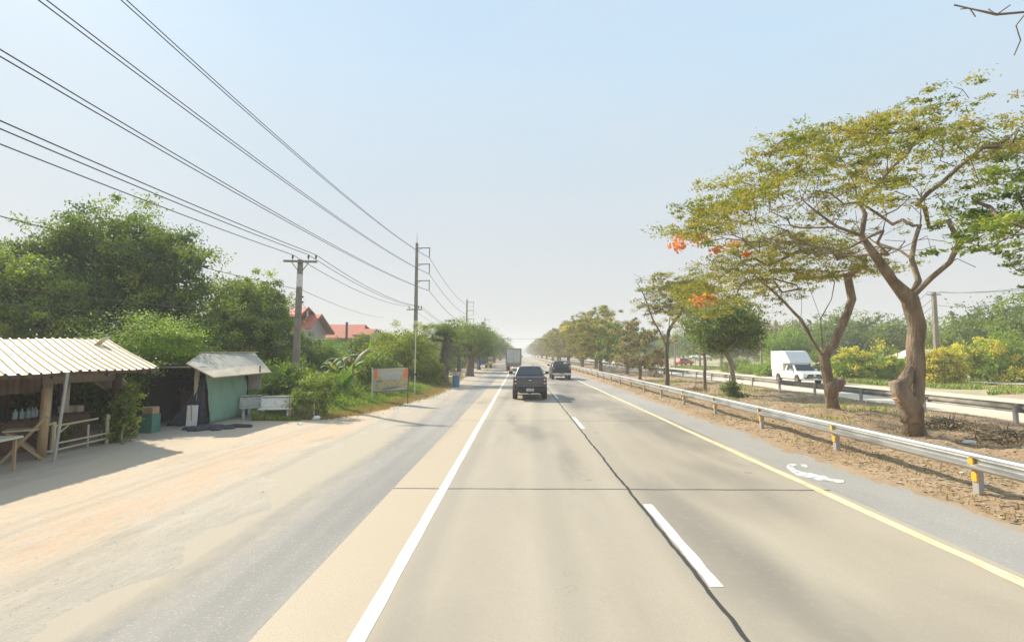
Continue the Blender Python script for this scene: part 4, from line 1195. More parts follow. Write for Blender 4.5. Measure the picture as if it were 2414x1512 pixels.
for s in (-1, 1): mb = MB(); mb.box((s * .27, -.26, .55), (.5, .02, 1.0)); mb.build("door", mat("cab_door", [(0.18, 0.085, 0.05), (0.23, 0.11, 0.07)], 3, .6, .1), t, bevel=.006)
q = gr(450, 1012); t = thing("leaning_board", "weathered white board leaning at the hut entrance", "board", q, rad(15))
mb = MB(); mb.box((0, 0, .40), (.32, .05, .80), M=Matrix.Rotation(rad(-8), 4, 'X')); mb.build("board", M['conc_white'], t, bevel=.006)
mb = MB(); mb.box((0, .06, .42), (.03, .02, .8), M=Matrix.Rotation(rad(8), 4, 'X')); mb.build("prop", m_bamboo, t)
q = gr(352, 1020); t = thing("crate_stack", "green crate with a tan box on top, left of the hut entrance", "crate", q)
mb = MB(); mb.box((0, 0, .30), (.42, .4, .6)); mb.build("green_crate", mat("green_crate", [(0.08, 0.2, 0.15), (0.1, 0.25, 0.2)], 3, .6, 0), t, bevel=.01)
mb = MB(); mb.box((.02, 0, .72), (.34, .32, .22)); mb.build("tan_box", m_bamboo, t, bevel=.01)

# terrazzo benches
m_ter = mat("white_terrazzo", [(0.74, 0.71, 0.62), (0.82, 0.79, 0.70), (0.64, 0.60, 0.51)], 6, .5, .1, 60)
m_ter2 = mat("grey_terrazzo", [(0.40, 0.42, 0.36), (0.55, 0.56, 0.50), (0.30, 0.34, 0.26)], 4, .5, .1, 60)
def bench(label, mm, loc, rz, L, group="terrazzo benches"):
    t = thing("stone_bench", label, "bench", loc, rz, group)
    mb = MB(); mb.box((0, 0, .43), (L, .42, .06)); mb.build("seat", mm, t, bevel=.015)
    mb = MB(); mb.prism([(-L / 2, .46), (L / 2, .46), (L / 2 - .02, .86), (L / 2 - .10, .90), (-L / 2 + .10, .90), (-L / 2 + .02, .86)], 'y', .17, .23); bk = mb.build("backrest", mm, t, bevel=.015)
    mb = MB(); mb.box((0, .165, .84), (L * .9, .012, .03)); mb.build("backrest_line", M['dark_metal'], bk)
    for s in (-1, 1):
        mb = MB(); mb.prism([(-.17, 0), (.20, 0), (.15, .12), (.12, .30), (.17, .40), (-.17, .40), (-.10, .28), (-.14, .12)], 'x', s * L * .36 - .05, s * L * .36 + .05); mb.build("leg", mm, t, bevel=.012)
    return t
q = gr(648, 990); bench("white terrazzo bench with a straight backrest, partly in sun beside the hut", m_ter, (q.x, q.y + .1, 0), rad(12), 1.22)
q = gr(584, 988); bench("mottled grey-green terrazzo bench close against the green tarp", m_ter2, (q.x, q.y + .3, 0), rad(35), .85)
# rubble beside
def rock(label, loc, s, mm=None):
    mb = MB(); R_ = random.Random(int(loc[0] * 99 + loc[1] * 7))
    bm = []
    mb.lathe([(.3, 0), (.5, .12), (.48, .3), (.3, .45), (.08, .5)], 8)
    mb.v = [(x * s * R_.uniform(.8, 1.3), y * s * R_.uniform(.8, 1.3), z * s * R_.uniform(.8, 1.2)) for x, y, z in mb.v]
    o = mb.build("rock", mm or m_ter, None); o.location = loc
    return tag(o, label, "rock")
q = gr(746, 990); rock("pale rock at the foot of the bush right of the white bench", q, .32)
q = gr(712, 1000); rock("small pale rock in front of the wire-fenced shrub", q + Vector((0, -.2, 0)), .18)
q = gr(840, 957); rock("pale lump of rubble at the grass edge left of the faded banner", q, .35)
# wire cage round the shrub
q = gr(712, 990); t = thing("wire_enclosure", "low brown netting enclosure in front of the flowering shrub", "fence", q)
m_cage = mat("brown_netting", [(0.25, 0.19, 0.13), (0.32, 0.25, 0.17)], 5, .9, 0)
mb = MB()
for i in range(16):
    for s in (0, 1): mb.tube([(-.45 + i * .06, s * .5, 0), (-.45 + i * .06, s * .5, .55)], .004, 4)
for j in range(9):
    z = .04 + j * .062
    mb.tube([(-.45, 0, z), (.45, 0, z), (.45, .5, z), (-.45, .5, z), (-.45, 0, z)], .004, 4)
mb.build("netting", m_cage, t)
for x, y in ((-.45, 0), (.45, 0), (.45, .5), (-.45, .5)): mb = MB(); mb.tube([(x, y, -.05), (x, y, .62)], .022, 6); mb.build("stake", m_bamboo, t)
q = gr(681, 992); tag(MB().tube([(0, 0, 0), (0, .02, 1.0)], .018, 6).build("iron_rod", m_cage), "thin rusty rod standing at the right end of the white bench", "rod").location = q

# ------------------------------------------------------------------ faded banner
BY = 26.6
bl, br = at(880, 923, BY), at(962, 918, BY - .5); tl, tr_ = at(880, 868, BY), at(962, 864, BY - .5)
t = thing("banner_sign", "faded picture banner with orange-red ends on a thin frame in the grass", "sign")
B = [mat("banner_beige", [(0.58, 0.50, 0.38), (0.64, 0.56, 0.45), (0.50, 0.44, 0.36)], 3, .7, .1, stretch=(.3, 1, 3)),
     mat("banner_orange", [(0.88, 0.24, 0.10), (0.82, 0.28, 0.14)], 5, .7, 0), mat("banner_amber", [(0.62, 0.42, 0.12), (0.7, 0.5, 0.2)], 6, .7, 0),
     mat("banner_blue_white", [(0.55, 0.60, 0.62), (0.45, 0.50, 0.54)], 4, .7, 0, stretch=(.3, 1, 3)),
     mat("banner_food", [(0.26, 0.23, 0.20), (0.52, 0.44, 0.36), (0.66, 0.52, 0.16), (0.36, 0.33, 0.31)], 9, .7, 0, lo=.35, hi=.65),
     mat("banner_grey", [(0.24, 0.25, 0.26), (0.30, 0.30, 0.30)], 3, .7, 0)]
def bp(u, v, off):                        # point on the banner, v down
    a = tl.lerp(tr_, u); b_ = bl.lerp(br, u); q = a.lerp(b_, v)
    return q + Vector((-.02 * off * 0, -off, 0)) 
mb = MB()
def patch(pts, mi, off): mb.add([bp(u, v, off) for u, v in pts], [tuple(range(len(pts)))], mi)
patch([(0, 0), (.25, -.01), (.5, 0), (.75, .0), (1, 0), (1, 1), (.75, 1), (.5, 1), (.25, 1), (0, 1)], 0, 0.0)
patch([(.02, .02), (.09, .02), (.12, .12), (.13, .26), (.11, .46), (.02, .48)], 1, .006)
patch([(.92, .02), (.99, .0), (1.0, .08), (1.0, .46), (.96, .50), (.88, .42), (.86, .30), (.90, .2)], 1, .006)
patch([(.86, .10), (.90, .12), (.89, .2), (.86, .18)], 2, .009)
patch([(.80, .42), (.86, .32), (.88, .42), (.95, .50), (.76, .52)], 2, .006)
patch([(.12, .32), (.22, .36), (.26, .48), (.12, .48)], 2, .006)
patch([(.33, .36), (.84, .34), (.78, .46), (.38, .50), (.32, .44)], 3, .006)
patch([(.02, .51), (.99, .50), (.99, .70), (.98, .92), (.80, .90), (.02, .97)], 4, .006)
patch([(.25, .88), (.45, .82), (.9, .80), (.6, .92), (.3, .97)], 5, .009)
patch([(.52, .56), (.56, .56), (.57, .72), (.51, .72)], 2, .009)
patch([(.08, .52), (.28, .52), (.24, .60), (.10, .60)], 5, .009)
mb.build("printed_sheet", B, t)
mb = MB(); mb.add([bp(0, 0, -.012), bp(1, 0, -.012), bp(1, 1, -.012), bp(0, 1, -.012)], [(0, 1, 2, 3)]); mb.build("backing", B[5], t, solid=.004)
mb = MB(); mb.tube([tl + Vector((-.04, 0, .05)), Vector((tl.x - .03, tl.y, -.1))], .035, 8); mb.build("post", M['conc_white'], t)
mb = MB(); mb.tube([tr_ + Vector((0.02, .02, 0)), Vector((tr_.x, tr_.y, -.1))], .022, 8); mb.build("post", M['dark_metal'], t)
mb = MB(); mb.tube([tl, tr_], .018, 6); mb.build("top_bar", M['dark_metal'], t)
mb = MB(); mb.tube([bl, br], .014, 6); mb.build("bottom_bar", M['dark_metal'], t)
settle(t, (tl.x, tl.y, 0))

# blue drum
q = gr(1075, 911); t = thing("blue_drum", "blue plastic drum standing on the sandy road edge", "drum", q)
m_drum = mat("drum_blue", [(0.06, 0.16, 0.32), (0.10, 0.24, 0.42)], 3, .45, .05)
mb = MB(); mb.lathe([(.24, 0), (.27, .03), (.27, .27), (.285, .29), (.27, .31), (.27, .55), (.285, .57), (.27, .59), (.27, .80), (.25, .84)], 24); mb.build("barrel", m_drum, t, smooth=False)
mb = MB(); mb.lathe([(.26, .84), (.28, .845), (.28, .875), (.24, .885)], 24); mb.build("lid", mat("drum_lid", [(0.14, 0.26, 0.40), (0.18, 0.30, 0.44)], 3, .5, 0), t)
# blue tarp stall, far left
a, b_ = at(1127, 848, 82), at(1148, 848, 84)
t = thing("blue_banner", "sagging blue tarp strung between two stakes on the far left verge", "tarp")
mb = MB()
for i in range(9):
    f_ = i / 8; top_ = a.lerp(b_, f_); mb.v.append(tuple(top_)); mb.v.append((top_.x, top_.y, top_.z - (1.0 - .7 * f_) - .12 * math.sin(f_ * 9)))
for i in range(8): mb.f.append((2 * i, 2 * i + 1, 2 * i + 3, 2 * i + 2)); mb.m.append(0)
mb.build("sheet", mat("blue_sheet", [(0.05, 0.13, 0.38), (0.08, 0.18, 0.45)], 2, .6, .1), t, solid=.02)
for q in (a, b_): mb = MB(); mb.tube([(q.x, q.y, -.1), q], .04, 6); mb.build("stake", m_bamboo2, t)
settle(t, (a.x, a.y, 0))
q = gr(1152, 866); t = thing("yellow_cart", "small yellow cart with a pale umbrella at the far left road edge", "cart", q)
mb = MB(); mb.box((0, 0, .55), (1.2, .7, .6)); mb.build("body", mat("cart_yellow", [(0.75, 0.5, 0.12), (0.7, 0.45, 0.1)], 3, .6, 0), t, bevel=.03)
mb = MB(); mb.tube([(.1, 0, .8), (.1, 0, 1.9)], .025, 6); mb.lathe([(.7, 1.7), (.35, 1.9), (.02, 2.0)], 8, (.1, 0, 0)); mb.build("umbrella", mat("peach_cloth", [(0.75, 0.5, 0.35), (0.8, 0.6, 0.4)], 3, .7, 0), t)
for s in (-.4, .4): mb = MB(); mb.lathe([(.25, -.03), (.25, .03)], 14, M=Matrix.Translation((s, -.36, .25)) @ Matrix.Rotation(rad(90), 4, 'X')); mb.build("wheel", V['tyre'], t)

# ------------------------------------------------------------------ houses
m_tile = mat("red_roof_tile", [(0.46, 0.10, 0.05), (0.54, 0.145, 0.08), (0.48, 0.16, 0.095)], 1.5, .8, .3, 8, .05, stretch=(1, 1, 4))
m_gab = mat("grey_gable_wall", [(0.33, 0.33, 0.31), (0.42, 0.41, 0.38)], 1, .9, .1)
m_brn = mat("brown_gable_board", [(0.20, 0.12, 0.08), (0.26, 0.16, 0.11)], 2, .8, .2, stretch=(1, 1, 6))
m_gwall = mat("green_house_wall", [(0.12, 0.36, 0.13), (0.15, 0.42, 0.16)], .6, .8, .1)
t = thing("house", "red tiled house with two stacked gables, behind the near pole", "house")
ap = at(728, 724, 62); gl = at(706, 745, 59.5); g2 = at(746, 744, 64.5); back = Vector((-9, 4.5, 0))
mb = MB(); mb.poly([ap, gl, gl + back, ap + back]); mb.poly([ap, ap + back, g2 + back, g2]); mb.build("upper_roof", m_tile, t, solid=.15)
ins_ = back.normalized() * .5
mb = MB(); mb.poly([ap + ins_, gl + ins_, g2 + ins_]); mb.build("upper_gable", m_brn, t)
q = (ap + gl + g2) / 3 + ins_ * .3; n_ = (g2 - gl).normalized()
mb = MB(); mb.add([q - n_ * .25 - Vector((0, 0, .45)), q + n_ * .25 - Vector((0, 0, .45)), q + n_ * .2 + Vector((0, 0, .3)), q - n_ * .2 + Vector((0, 0, .3))], [(0, 1, 2, 3)]); mb.build("vent", M['conc_white'], t, solid=.02)
ap2 = at(747.5, 742, 62.5); l2 = at(718, 775, 59.5); r2 = at(778, 787, 66.5); out = -back.normalized() * .8
mb = MB(); mb.poly([ap2 + out, l2 + out, l2 + back, ap2 + back]); mb.build("lower_roof", m_tile, t, solid=.18)
mb = MB(); mb.poly([ap2 + out, ap2 + back, r2 + back, r2 + out]); mb.build("brown_roof", m_brn, t, solid=.22)  # right slope in the gable's dark brown
dn = Vector((0, 0, -1))
mb = MB(); mb.add([ap2, l2, Vector((l2.x, l2.y, 0)), Vector((r2.x - .4, r2.y - .5, 0)), r2 + Vector((-.4, -.5, .2))], [(0, 1, 2, 3, 4)]); mb.build("gable_wall", m_gab, t)
mb = MB(); mb.poly([l2, l2 + back, Vector((l2.x + back.x, l2.y + back.y, 0)), Vector((l2.x, l2.y, 0))]); mb.build("side_wall", m_gab, t)
settle(t, (l2.x, l2.y, 0))
t = thing("house", "long low house with a bright red roof and green wall", "house")
rl, rr_ = at(757, 765.5, 77), at(861.5, 765.5, 77); el, er = at(745, 797, 72), at(857, 797, 72)
bk = Vector((0, 10, 0))
mb = MB(); mb.poly([rl, rr_, er, el]); mb.poly([rl, el + bk, er + bk, rr_]); mb.build("roof", m_tile, t, solid=.15)
mb = MB(); mb.poly([rr_ - Vector((.3, 0, 0)), er - Vector((.3, 0, .1)), er + bk - Vector((.3, 0, .1))]); mb.build("gable", mat("purple_grey_board", [(0.16, 0.13, 0.17), (0.2, 0.17, 0.2)], 2, .8, 0), t)
mb = MB(); mb.box(((el.x + er.x) / 2, 77, (el.z - .1) / 2), (er.x - el.x - 1.2, 8.6, el.z - .1)); wl = mb.build("wall", m_gwall, t)
a = at(845, 775.5, 75); b_ = at(889, 775.5, 76); c_ = at(874, 789, 72.5); d_ = at(830, 789, 72.5)
mb = MB(); mb.poly([a, b_, c_, d_]); mb.poly([b_, b_ + Vector((1.0, 2.5, -1.1)), a + Vector((1.0, 2.5, -1.1)), a]); mb.build("side_roof", m_tile, t, solid=.12)
mb = MB(); mb.add([b_ - Vector((.15, 0, .1)), c_ - Vector((.15, 0, 0)), Vector((c_.x - .15, c_.y, 0)), Vector((b_.x + .8, b_.y + 2, 0)), b_ + Vector((.8, 2.2, -1.1))], [(0, 1, 2, 3, 4)]); mb.build("side_wall", m_gab, t)
settle(t, (el.x, 73, 0))
q = at(817, 797, 70.5); t = thing("flue_pipe", "dark square flue rising in front of the red roof", "flue", (q.x, q.y, 0))
mb = MB(); mb.box((0, 0, at(817, 760, 70.5).z / 2), (.26, .26, at(817, 760, 70.5).z)); mb.build("flue", M['dark_metal'], t, bevel=.02)
mb = MB(); mb.box((0, 0, at(817, 760, 70.5).z + .03), (.34, .34, .06)); mb.build("cap", M['dark_metal'], t)
# right side: shed with a pale roof among the yellow bushes
t = thing("shed", "small shed with a pale pitched roof and reddish wall behind the largest trunk", "shed")
c0 = at(2185, 836, 60)
mb = MB(); mb.box((c0.x, 60, 1.0), (4.4, 3.4, 2.0)); mb.build("wall", mat("red_brown_wall", [(0.45, 0.17, 0.10), (0.52, 0.23, 0.14)], 2, .8, 0), t)
mb = MB(); mb.add([(c0.x - 3.2, 57.6, 2.0), (c0.x + 3.2, 57.6, 2.0), (c0.x + 2.2, 60, 3.0), (c0.x - 2.2, 60, 3.0), (c0.x + 3.2, 62.4, 2.0), (c0.x - 3.2, 62.4, 2.0)], [(0, 1, 2, 3), (3, 2, 4, 5), (0, 3, 5), (1, 4, 2)]); mb.build("roof", mat("pale_sheet_roof", [(0.6, 0.56, 0.48), (0.7, 0.66, 0.58)], 2, .6, 0), t, solid=.06)
mb = MB(); mb.box((c0.x + 1.2, 58.28, .9), (.9, .05, 1.8)); mb.build("door", M['conc_white'], t)
settle(t, (c0.x, 60, 0))
m_ruin = mat("white_pink_plaster", [(0.70, 0.62, 0.55), (0.78, 0.70, 0.60), (0.60, 0.42, 0.34), (0.45, 0.30, 0.22)], 2.5, .9, .3)
for i, (xa, xb, yb, h_) in enumerate(((2158, 2184, 893, .9), (2206, 2266, 896, 1.0), (2284, 2330, 898, .9), (2348, 2412, 905, .75), (2060, 2092, 893, .5), (1985, 2010, 888, .5))):
    a, b_ = gr(xa, yb), gr(xb, yb)
    mb = MB(); L = (b_ - a).length; n = 8
    pts = [(0, 0)] + [(L * k / n, h_ * (1 + .25 * math.sin(k * 2.3 + i))) for k in range(n + 1)] + [(L, 0)]
    mb.prism(pts, 'y', -.12, .12)
    o = mb.build("low_wall", m_ruin, None); o.location = a; o.rotation_euler = (0, 0, math.atan2(b_.y - a.y, b_.x - a.x))
    tag(o, ["broken white wall piece just right of the largest trunk", "longest pinkish-white wall piece among the yellow blossom", "pinkish wall piece behind the far guardrail, second from the right edge", "low crumbling wall piece cut by the right edge of the frame", "small white rubble heap under the left yellow-flowering bush", "small white rubble heap behind the second big trunk"][i], "wall", "broken walls beyond the opposite road")
# market umbrellas far right
for i, (x, Y) in enumerate(((1640, 96), (1662, 93))):
    q = gr(x, 834 + 2.5 * F / Y); t = thing("market_umbrella", ("left", "right")[i] + " white market umbrella on the far verge beside the concrete pole", "umbrella", (q.x, q.y, 0))
    mb = MB(); mb.lathe([(1.3, 1.95), (.7, 2.25), (.05, 2.45)], 8); mb.build("canopy", M['conc_white'], t, solid=.02)
    mb = MB(); mb.tube([(0, 0, 0), (0, 0, 2.4)], .03, 6); mb.build("pole", M['dark_metal'], t)

# ------------------------------------------------------------------ vegetation
def blob_tree(name, label, cat, base, ells, nc, per, leaf, lm, cr=.45, trunk=.18, bark='bark', seed=1, group=None, core=400, rz_=.7, lsz=None, flowers=None, shell=.55, droop=.2, trunk_name="trunk"):
    r = np.random.default_rng(seed)
    base = Vector(base)
    t = thing(name, label, cat, base, 0, group)
    bx = np.array(base)
    P, T, K = [], [], []
    tot = sum(e[1][0] * e[1][2] for e in ells)
    for c, rr in ells:
        k = max(4, int(nc * rr[0] * rr[2] / tot))
        cc = ell_points(r, np.array(c) - bx, rr, k, shell)
        cc = cc[cc[:, 2] > .1]
        K.append(cc)
        p, tt = clumps(r, cc, per, cr, rz_)
        P.append(p); T.append(tt)
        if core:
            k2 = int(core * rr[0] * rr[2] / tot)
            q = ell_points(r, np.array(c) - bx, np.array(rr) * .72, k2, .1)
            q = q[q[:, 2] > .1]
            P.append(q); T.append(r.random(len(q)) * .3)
    sizes = np.concatenate([np.full(len(p), leaf if (i % 2 == 0 or not core) else leaf * 3.2) for i, p in enumerate(P)])
    P = np.concatenate(P); T = np.concatenate(T)
    ok = P[:, 2] + base.z > .03
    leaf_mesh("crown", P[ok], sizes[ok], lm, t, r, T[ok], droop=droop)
    if flowers:
        fm, fn, fper, fs, fr = flowers
        KK = np.concatenate(K)
        # outermost clumps
        idx = r.choice(len(KK), min(fn, len(KK)), replace=False)
        p, tt = clumps(r, KK[idx] * 1.04, fper, fr, .8)
        leaf_mesh("blossom", p, fs, fm, t, r, tt, aspect=.9)
    if trunk:
        mains = []
        lo = min(ells, key=lambda e: e[0][2])
        cen = np.mean([np.array(e[0]) for e in ells], axis=0) - bx
        top = np.array([cen[0] * .5, cen[1] * .5, max(.4, cen[2] * .55)])
        mains.append([(0, 0, -.1), tuple(top * .5 + r.normal(size=3) * .06), tuple(top)])
        att = np.concatenate(K)
        att = att[r.choice(len(att), min(len(att), 26), replace=False)]
        att = np.concatenate([att * .9 + np.array([0, 0, 0])])
        pos, par = skeleton(r, mains, att)
        limb_mesh(trunk_name, pos, par, trunk, .012, M[bark], t, flare=.5)
    return t

def E(px, py, Y, rx, ry, rz):           # an ellipsoid whose centre shows at px, py
    p = at(px, py, Y); return ((p.x, p.y, p.z), (rx, ry, rz))
def base_at(px, Y):
    return Vector((at(px, 834, Y).x, Y, 0))

# --- left side trees
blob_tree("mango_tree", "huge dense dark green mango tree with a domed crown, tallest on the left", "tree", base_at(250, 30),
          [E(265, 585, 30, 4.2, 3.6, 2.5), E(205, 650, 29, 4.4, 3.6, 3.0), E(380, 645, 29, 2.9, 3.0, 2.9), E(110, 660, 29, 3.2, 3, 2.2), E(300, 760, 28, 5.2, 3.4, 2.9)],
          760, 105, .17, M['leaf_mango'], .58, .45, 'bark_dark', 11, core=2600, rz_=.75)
blob_tree("leafy_tree", "broad green tree at the left edge of the picture, behind the corrugated roof", "tree", base_at(40, 24),
          [E(40, 700, 24, 2.6, 2.4, 2.1), E(-60, 690, 23, 2.4, 2.2, 2.0), E(110, 760, 24, 1.9, 2, 1.5)],
          280, 95, .15, M['leaf_mid'], .48, .25, 'bark_dark', 12, core=900)
blob_tree("leafy_tree", "rounded green tree between the mango tree and the near concrete pole", "tree", base_at(585, 33),
          [E(590, 720, 33, 2.7, 2.4, 2.1), E(640, 785, 32, 1.75, 2, 1.7), E(540, 790, 32, 2.2, 2.2, 1.8), E(600, 850, 32, 2.4, 2, 1.3)],
          460, 100, .15, M['leaf_mid'], .44, .3, 'bark_dark', 13, core=1500)
def feather_tree(label, base, tips, lm, seed, pad=.55, per=150, ls=.09, tr=.14, cat="tree", name="feathery_tree", bark='bark', crown_z=.28, group=None, rb=None):
    """tree whose foliage sits in flat pads at given tip points (world)"""
    r = np.random.default_rng(seed)
    t = thing(name, label, cat, base, 0, group)
    b = np.array(base)
    att = [np.array(p) - b for p in tips]
    cen = np.mean(att, axis=0)
    mains = [[(0, 0, -.1), (cen[0] * .15 + .05, cen[1] * .15, cen[2] * .25), (cen[0] * .35, cen[1] * .35, cen[2] * .5)]]
    pos, par = skeleton(r, mains, att)
    limb_mesh("trunk", pos, par, tr, .01, M[bark], t, flare=.4, rng=r)
    P, T = clumps(r, att, per, pad * 1.3, crown_z)
    leaf_mesh("crown", P, ls, lm, t, r, T, flat=.6, aspect=.4)
    return t
def dome_tips(r, c, rr, n, shell=.55, lo=-.35):
    P = ell_points(r, np.array(c), np.array(rr), n * 3, shell)
    P = P[P[:, 2] > c[2] + lo * rr[2]][:n]
    return [tuple(p) for p in P]
r_ = np.random.default_rng(21)
tips = dome_tips(r_, tuple(at(360, 810, 20.5)), (2.0, 1.7, 1.35), 62, .3, -.9) + dome_tips(r_, tuple(at(420, 870, 20.2)), (.9, 1.0, .9), 14, .3, -1) 
feather_tree("bright lime-green feathery tree between the corrugated roof and the hut", base_at(345, 20.8), tips, M['leaf_bright'], 22, .62, 330, .10, .12)
tips = dome_tips(r_, tuple(at(400, 905, 19.6)), (.6, .6, .7), 12, .2, -1)
blob_tree("potted_shrub", "bushy dark green shrub at the end of the bamboo railing", "shrub", gr(292, 1050), [E(292, 985, 14.9, .42, .4, .62), E(305, 935, 15.2, .34, .34, .4), E(268, 1015, 14.7, .28, .3, .35)],
          70, 60, .075, M['leaf_mid'], .16, .03, seed=23, core=120)
blob_tree("green_plant", "green plants seen through the back of the food stall", "plant", Vector((-15.6, 11.6, 0)), [((-15.7, 11.2, 1.5), (.7, 1.1, 1.1)), ((-15.8, 14.2, 1.4), (.7, 1.0, 1.0))],
          60, 50, .12, M['leaf_bright'], .3, .04, seed=24, core=100)
blob_tree("leafy_shrub", "small leafy plants behind the middle of the bamboo railing", "plant", Vector((-12.2, 13.6, 0)), [((-12.2, 13.7, .32), (.28, .6, .3))], 26, 40, .07, M['leaf_dark'], .14, 0, seed=25, core=0)
blob_tree("flowering_shrub", "sprawling grey-green shrub with pale pink flowers right of the white bench", "shrub", gr(735, 985),
          [E(735, 925, 20.6, .78, .8, .75), E(700, 950, 20.3, .4, .5, .5), E(765, 915, 21.2, .45, .6, .55), E(745, 960, 20.4, .6, .6, .45)],
          150, 60, .07, M['leaf_mid'], .2, .035, seed=26, core=200, flowers=(M['fl_pink'], 34, 18, .045, .12))
for i, (y_, x_, h_) in enumerate(((9.5, -17.0, 1.6), (12.0, -17.2, 1.7), (14.6, -16.9, 1.6), (17.6, -16.8, 1.7), (19.6, -15.4, 1.5))):
    blob_tree("leafy_shrub", ["shrub behind the stall, at the left edge", "shrub behind the middle of the stall", "shrub behind the right end of the stall", "dark shrub between the stall and the hut", "dark shrub behind the left side of the hut"][i], "shrub", Vector((x_, y_, 0)),
              [((x_, y_, h_ * .75), (1.1, 1.7, h_ * .8))], 110, 56, .17, M[('leaf_mid', 'leaf_dark')[i % 2]], .4, .05, seed=250 + i, group="shrubs behind the food stall", core=420)
blob_tree("leafy_shrub", "dark foliage drooping beside the hut entrance, above the green crate", "shrub", Vector((-13.3, 17.5, 0)), [((-13.1, 17.5, 1.85), (.85, .5, .42)), ((-13.6, 17.6, .9), (.5, .4, .9))], 90, 56, .12, M['leaf_dark'], .28, .05, seed=258, core=260)
# banana plants
def banana(label, base, n, h, L, seed, yaw=0, spread=1.0, dry=2):
    r = random.Random(seed)
    t = thing("banana_plant", label, "banana plant", base, 0, "banana plants on the left roadside")
    mb = MB(); mb.tube([(0, 0, -.05), (.03, 0, h * .35), (0, .02, h * .6)], [.11, .09, .06], 9); mb.build("stem", m_banstem, t, smooth=True)
    for i in range(n):
        a = yaw + i * 2.4 + r.uniform(-.4, .4)
        up = r.uniform(.15, 1.15) * spread; LL = L * r.uniform(.7, 1.1); w_ = .17 * LL ** .5 * r.uniform(.85, 1.15)
        pts = []; z = h * .55; x = 0; el_ = 1.45 - .25 * up
        ns = 11
        for k in range(ns + 1):
            pts.append((x * math.cos(a), x * math.sin(a), z, el_))
            x += math.cos(el_) * LL / ns; z += math.sin(el_) * LL / ns; el_ -= up * .26 * (k / ns + .3)
        mb = MB(); sx_, sy_ = -math.sin(a), math.cos(a)
        for k, (X, Y, Z, e_) in enumerate(pts):
            f_ = k / ns
            ww = w_ * max(.0, math.sin(math.pi * min(1, max(0, (f_ - .12) / .88)) ** .75)) + .012
            tear = r.uniform(.82, 1.0)
            dz = -ww * .35
            mb.v += [(X - sx_ * ww * tear, Y - sy_ * ww * tear, Z + dz), (X - sx_ * ww * .5, Y - sy_ * ww * .5, Z + dz * .3 + .02), (X, Y, Z), (X + sx_ * ww * .5, Y + sy_ * ww * .5, Z + dz * .3 + .02), (X + sx_ * ww * r.uniform(.82, 1), Y + sy_ * ww * .95, Z + dz)]
        for k in range(ns):
            for j in range(4):
                q = k * 5 + j; mb.f.append((q, q + 1, q + 6, q + 5)); mb.m.append(0)
        if i < dry: mm = m_bandry
        else: mm = m_banleaf
        mb.build("leaf", mm, t, smooth=True)
    return t
m_banstem = mat("banana_stem", [(0.20, 0.26, 0.08), (0.30, 0.30, 0.14), (0.22, 0.15, 0.08)], 4, .6, .1, stretch=(2, 2, .4))
def banmat(name, cols):
    g = G(name); p = g.obj(); c = g.ramp(g.noise(p, 3, 4), cols, .35, .65); g.col(c); g.rough(.65)
    tr = g.n("ShaderNodeBsdfTranslucent"); g.l(g.mix(1, c, (1.3, 1.4, .6), 'MULTIPLY'), tr.inputs[0]); mx = g.n("ShaderNodeMixShader"); mx.inputs[0].default_value = .4
    g.l(g.b.outputs[0], mx.inputs[1]); g.l(tr.outputs[0], mx.inputs[2]); g.l(mx.outputs[0], g.out.inputs[0]); return g.mat
m_banleaf = banmat("banana_leaf", [(0.10, 0.19, 0.035), (0.15, 0.25, 0.045), (0.21, 0.30, 0.07)])
m_bandry = banmat("dry_banana_leaf", [(0.28, 0.24, 0.11), (0.38, 0.32, 0.17)])
bans = [("young banana plant just right of the green tarp", gr(598, 975), 6, .9, 1.3, 0), ("banana plant with an upright rolled leaf behind the flowering shrub", base_at(752, 25), 5, 1.5, 1.5, 0),
        ("banana plant at the foot of the near concrete pole", base_at(672, 24), 7, 1.2, 1.5, 0), ("banana plant with drooping dry leaves left of the faded banner", base_at(832, 31), 9, 2.6, 2.4, 3),
        ("taller banana plant with arching leaves behind the banner", base_at(872, 36), 9, 2.6, 2.3, 1), ("banana plant below the green house wall", base_at(795, 35), 8, 2.0, 2.2, 2),
        ("low banana plant in front of the green bank, right of the flowering shrub", base_at(812, 27), 7, 1.0, 1.5, 0)]
for i, (lb, bs, n, h, L, dry) in enumerate(bans): banana(lb, bs, n, h, L, 40 + i, i * .9, 1.2, dry)
mb = MB(); q = Vector((0, 0, 0))
tq = at(752, 850, 24.6); bq = at(754, 900, 24.6)
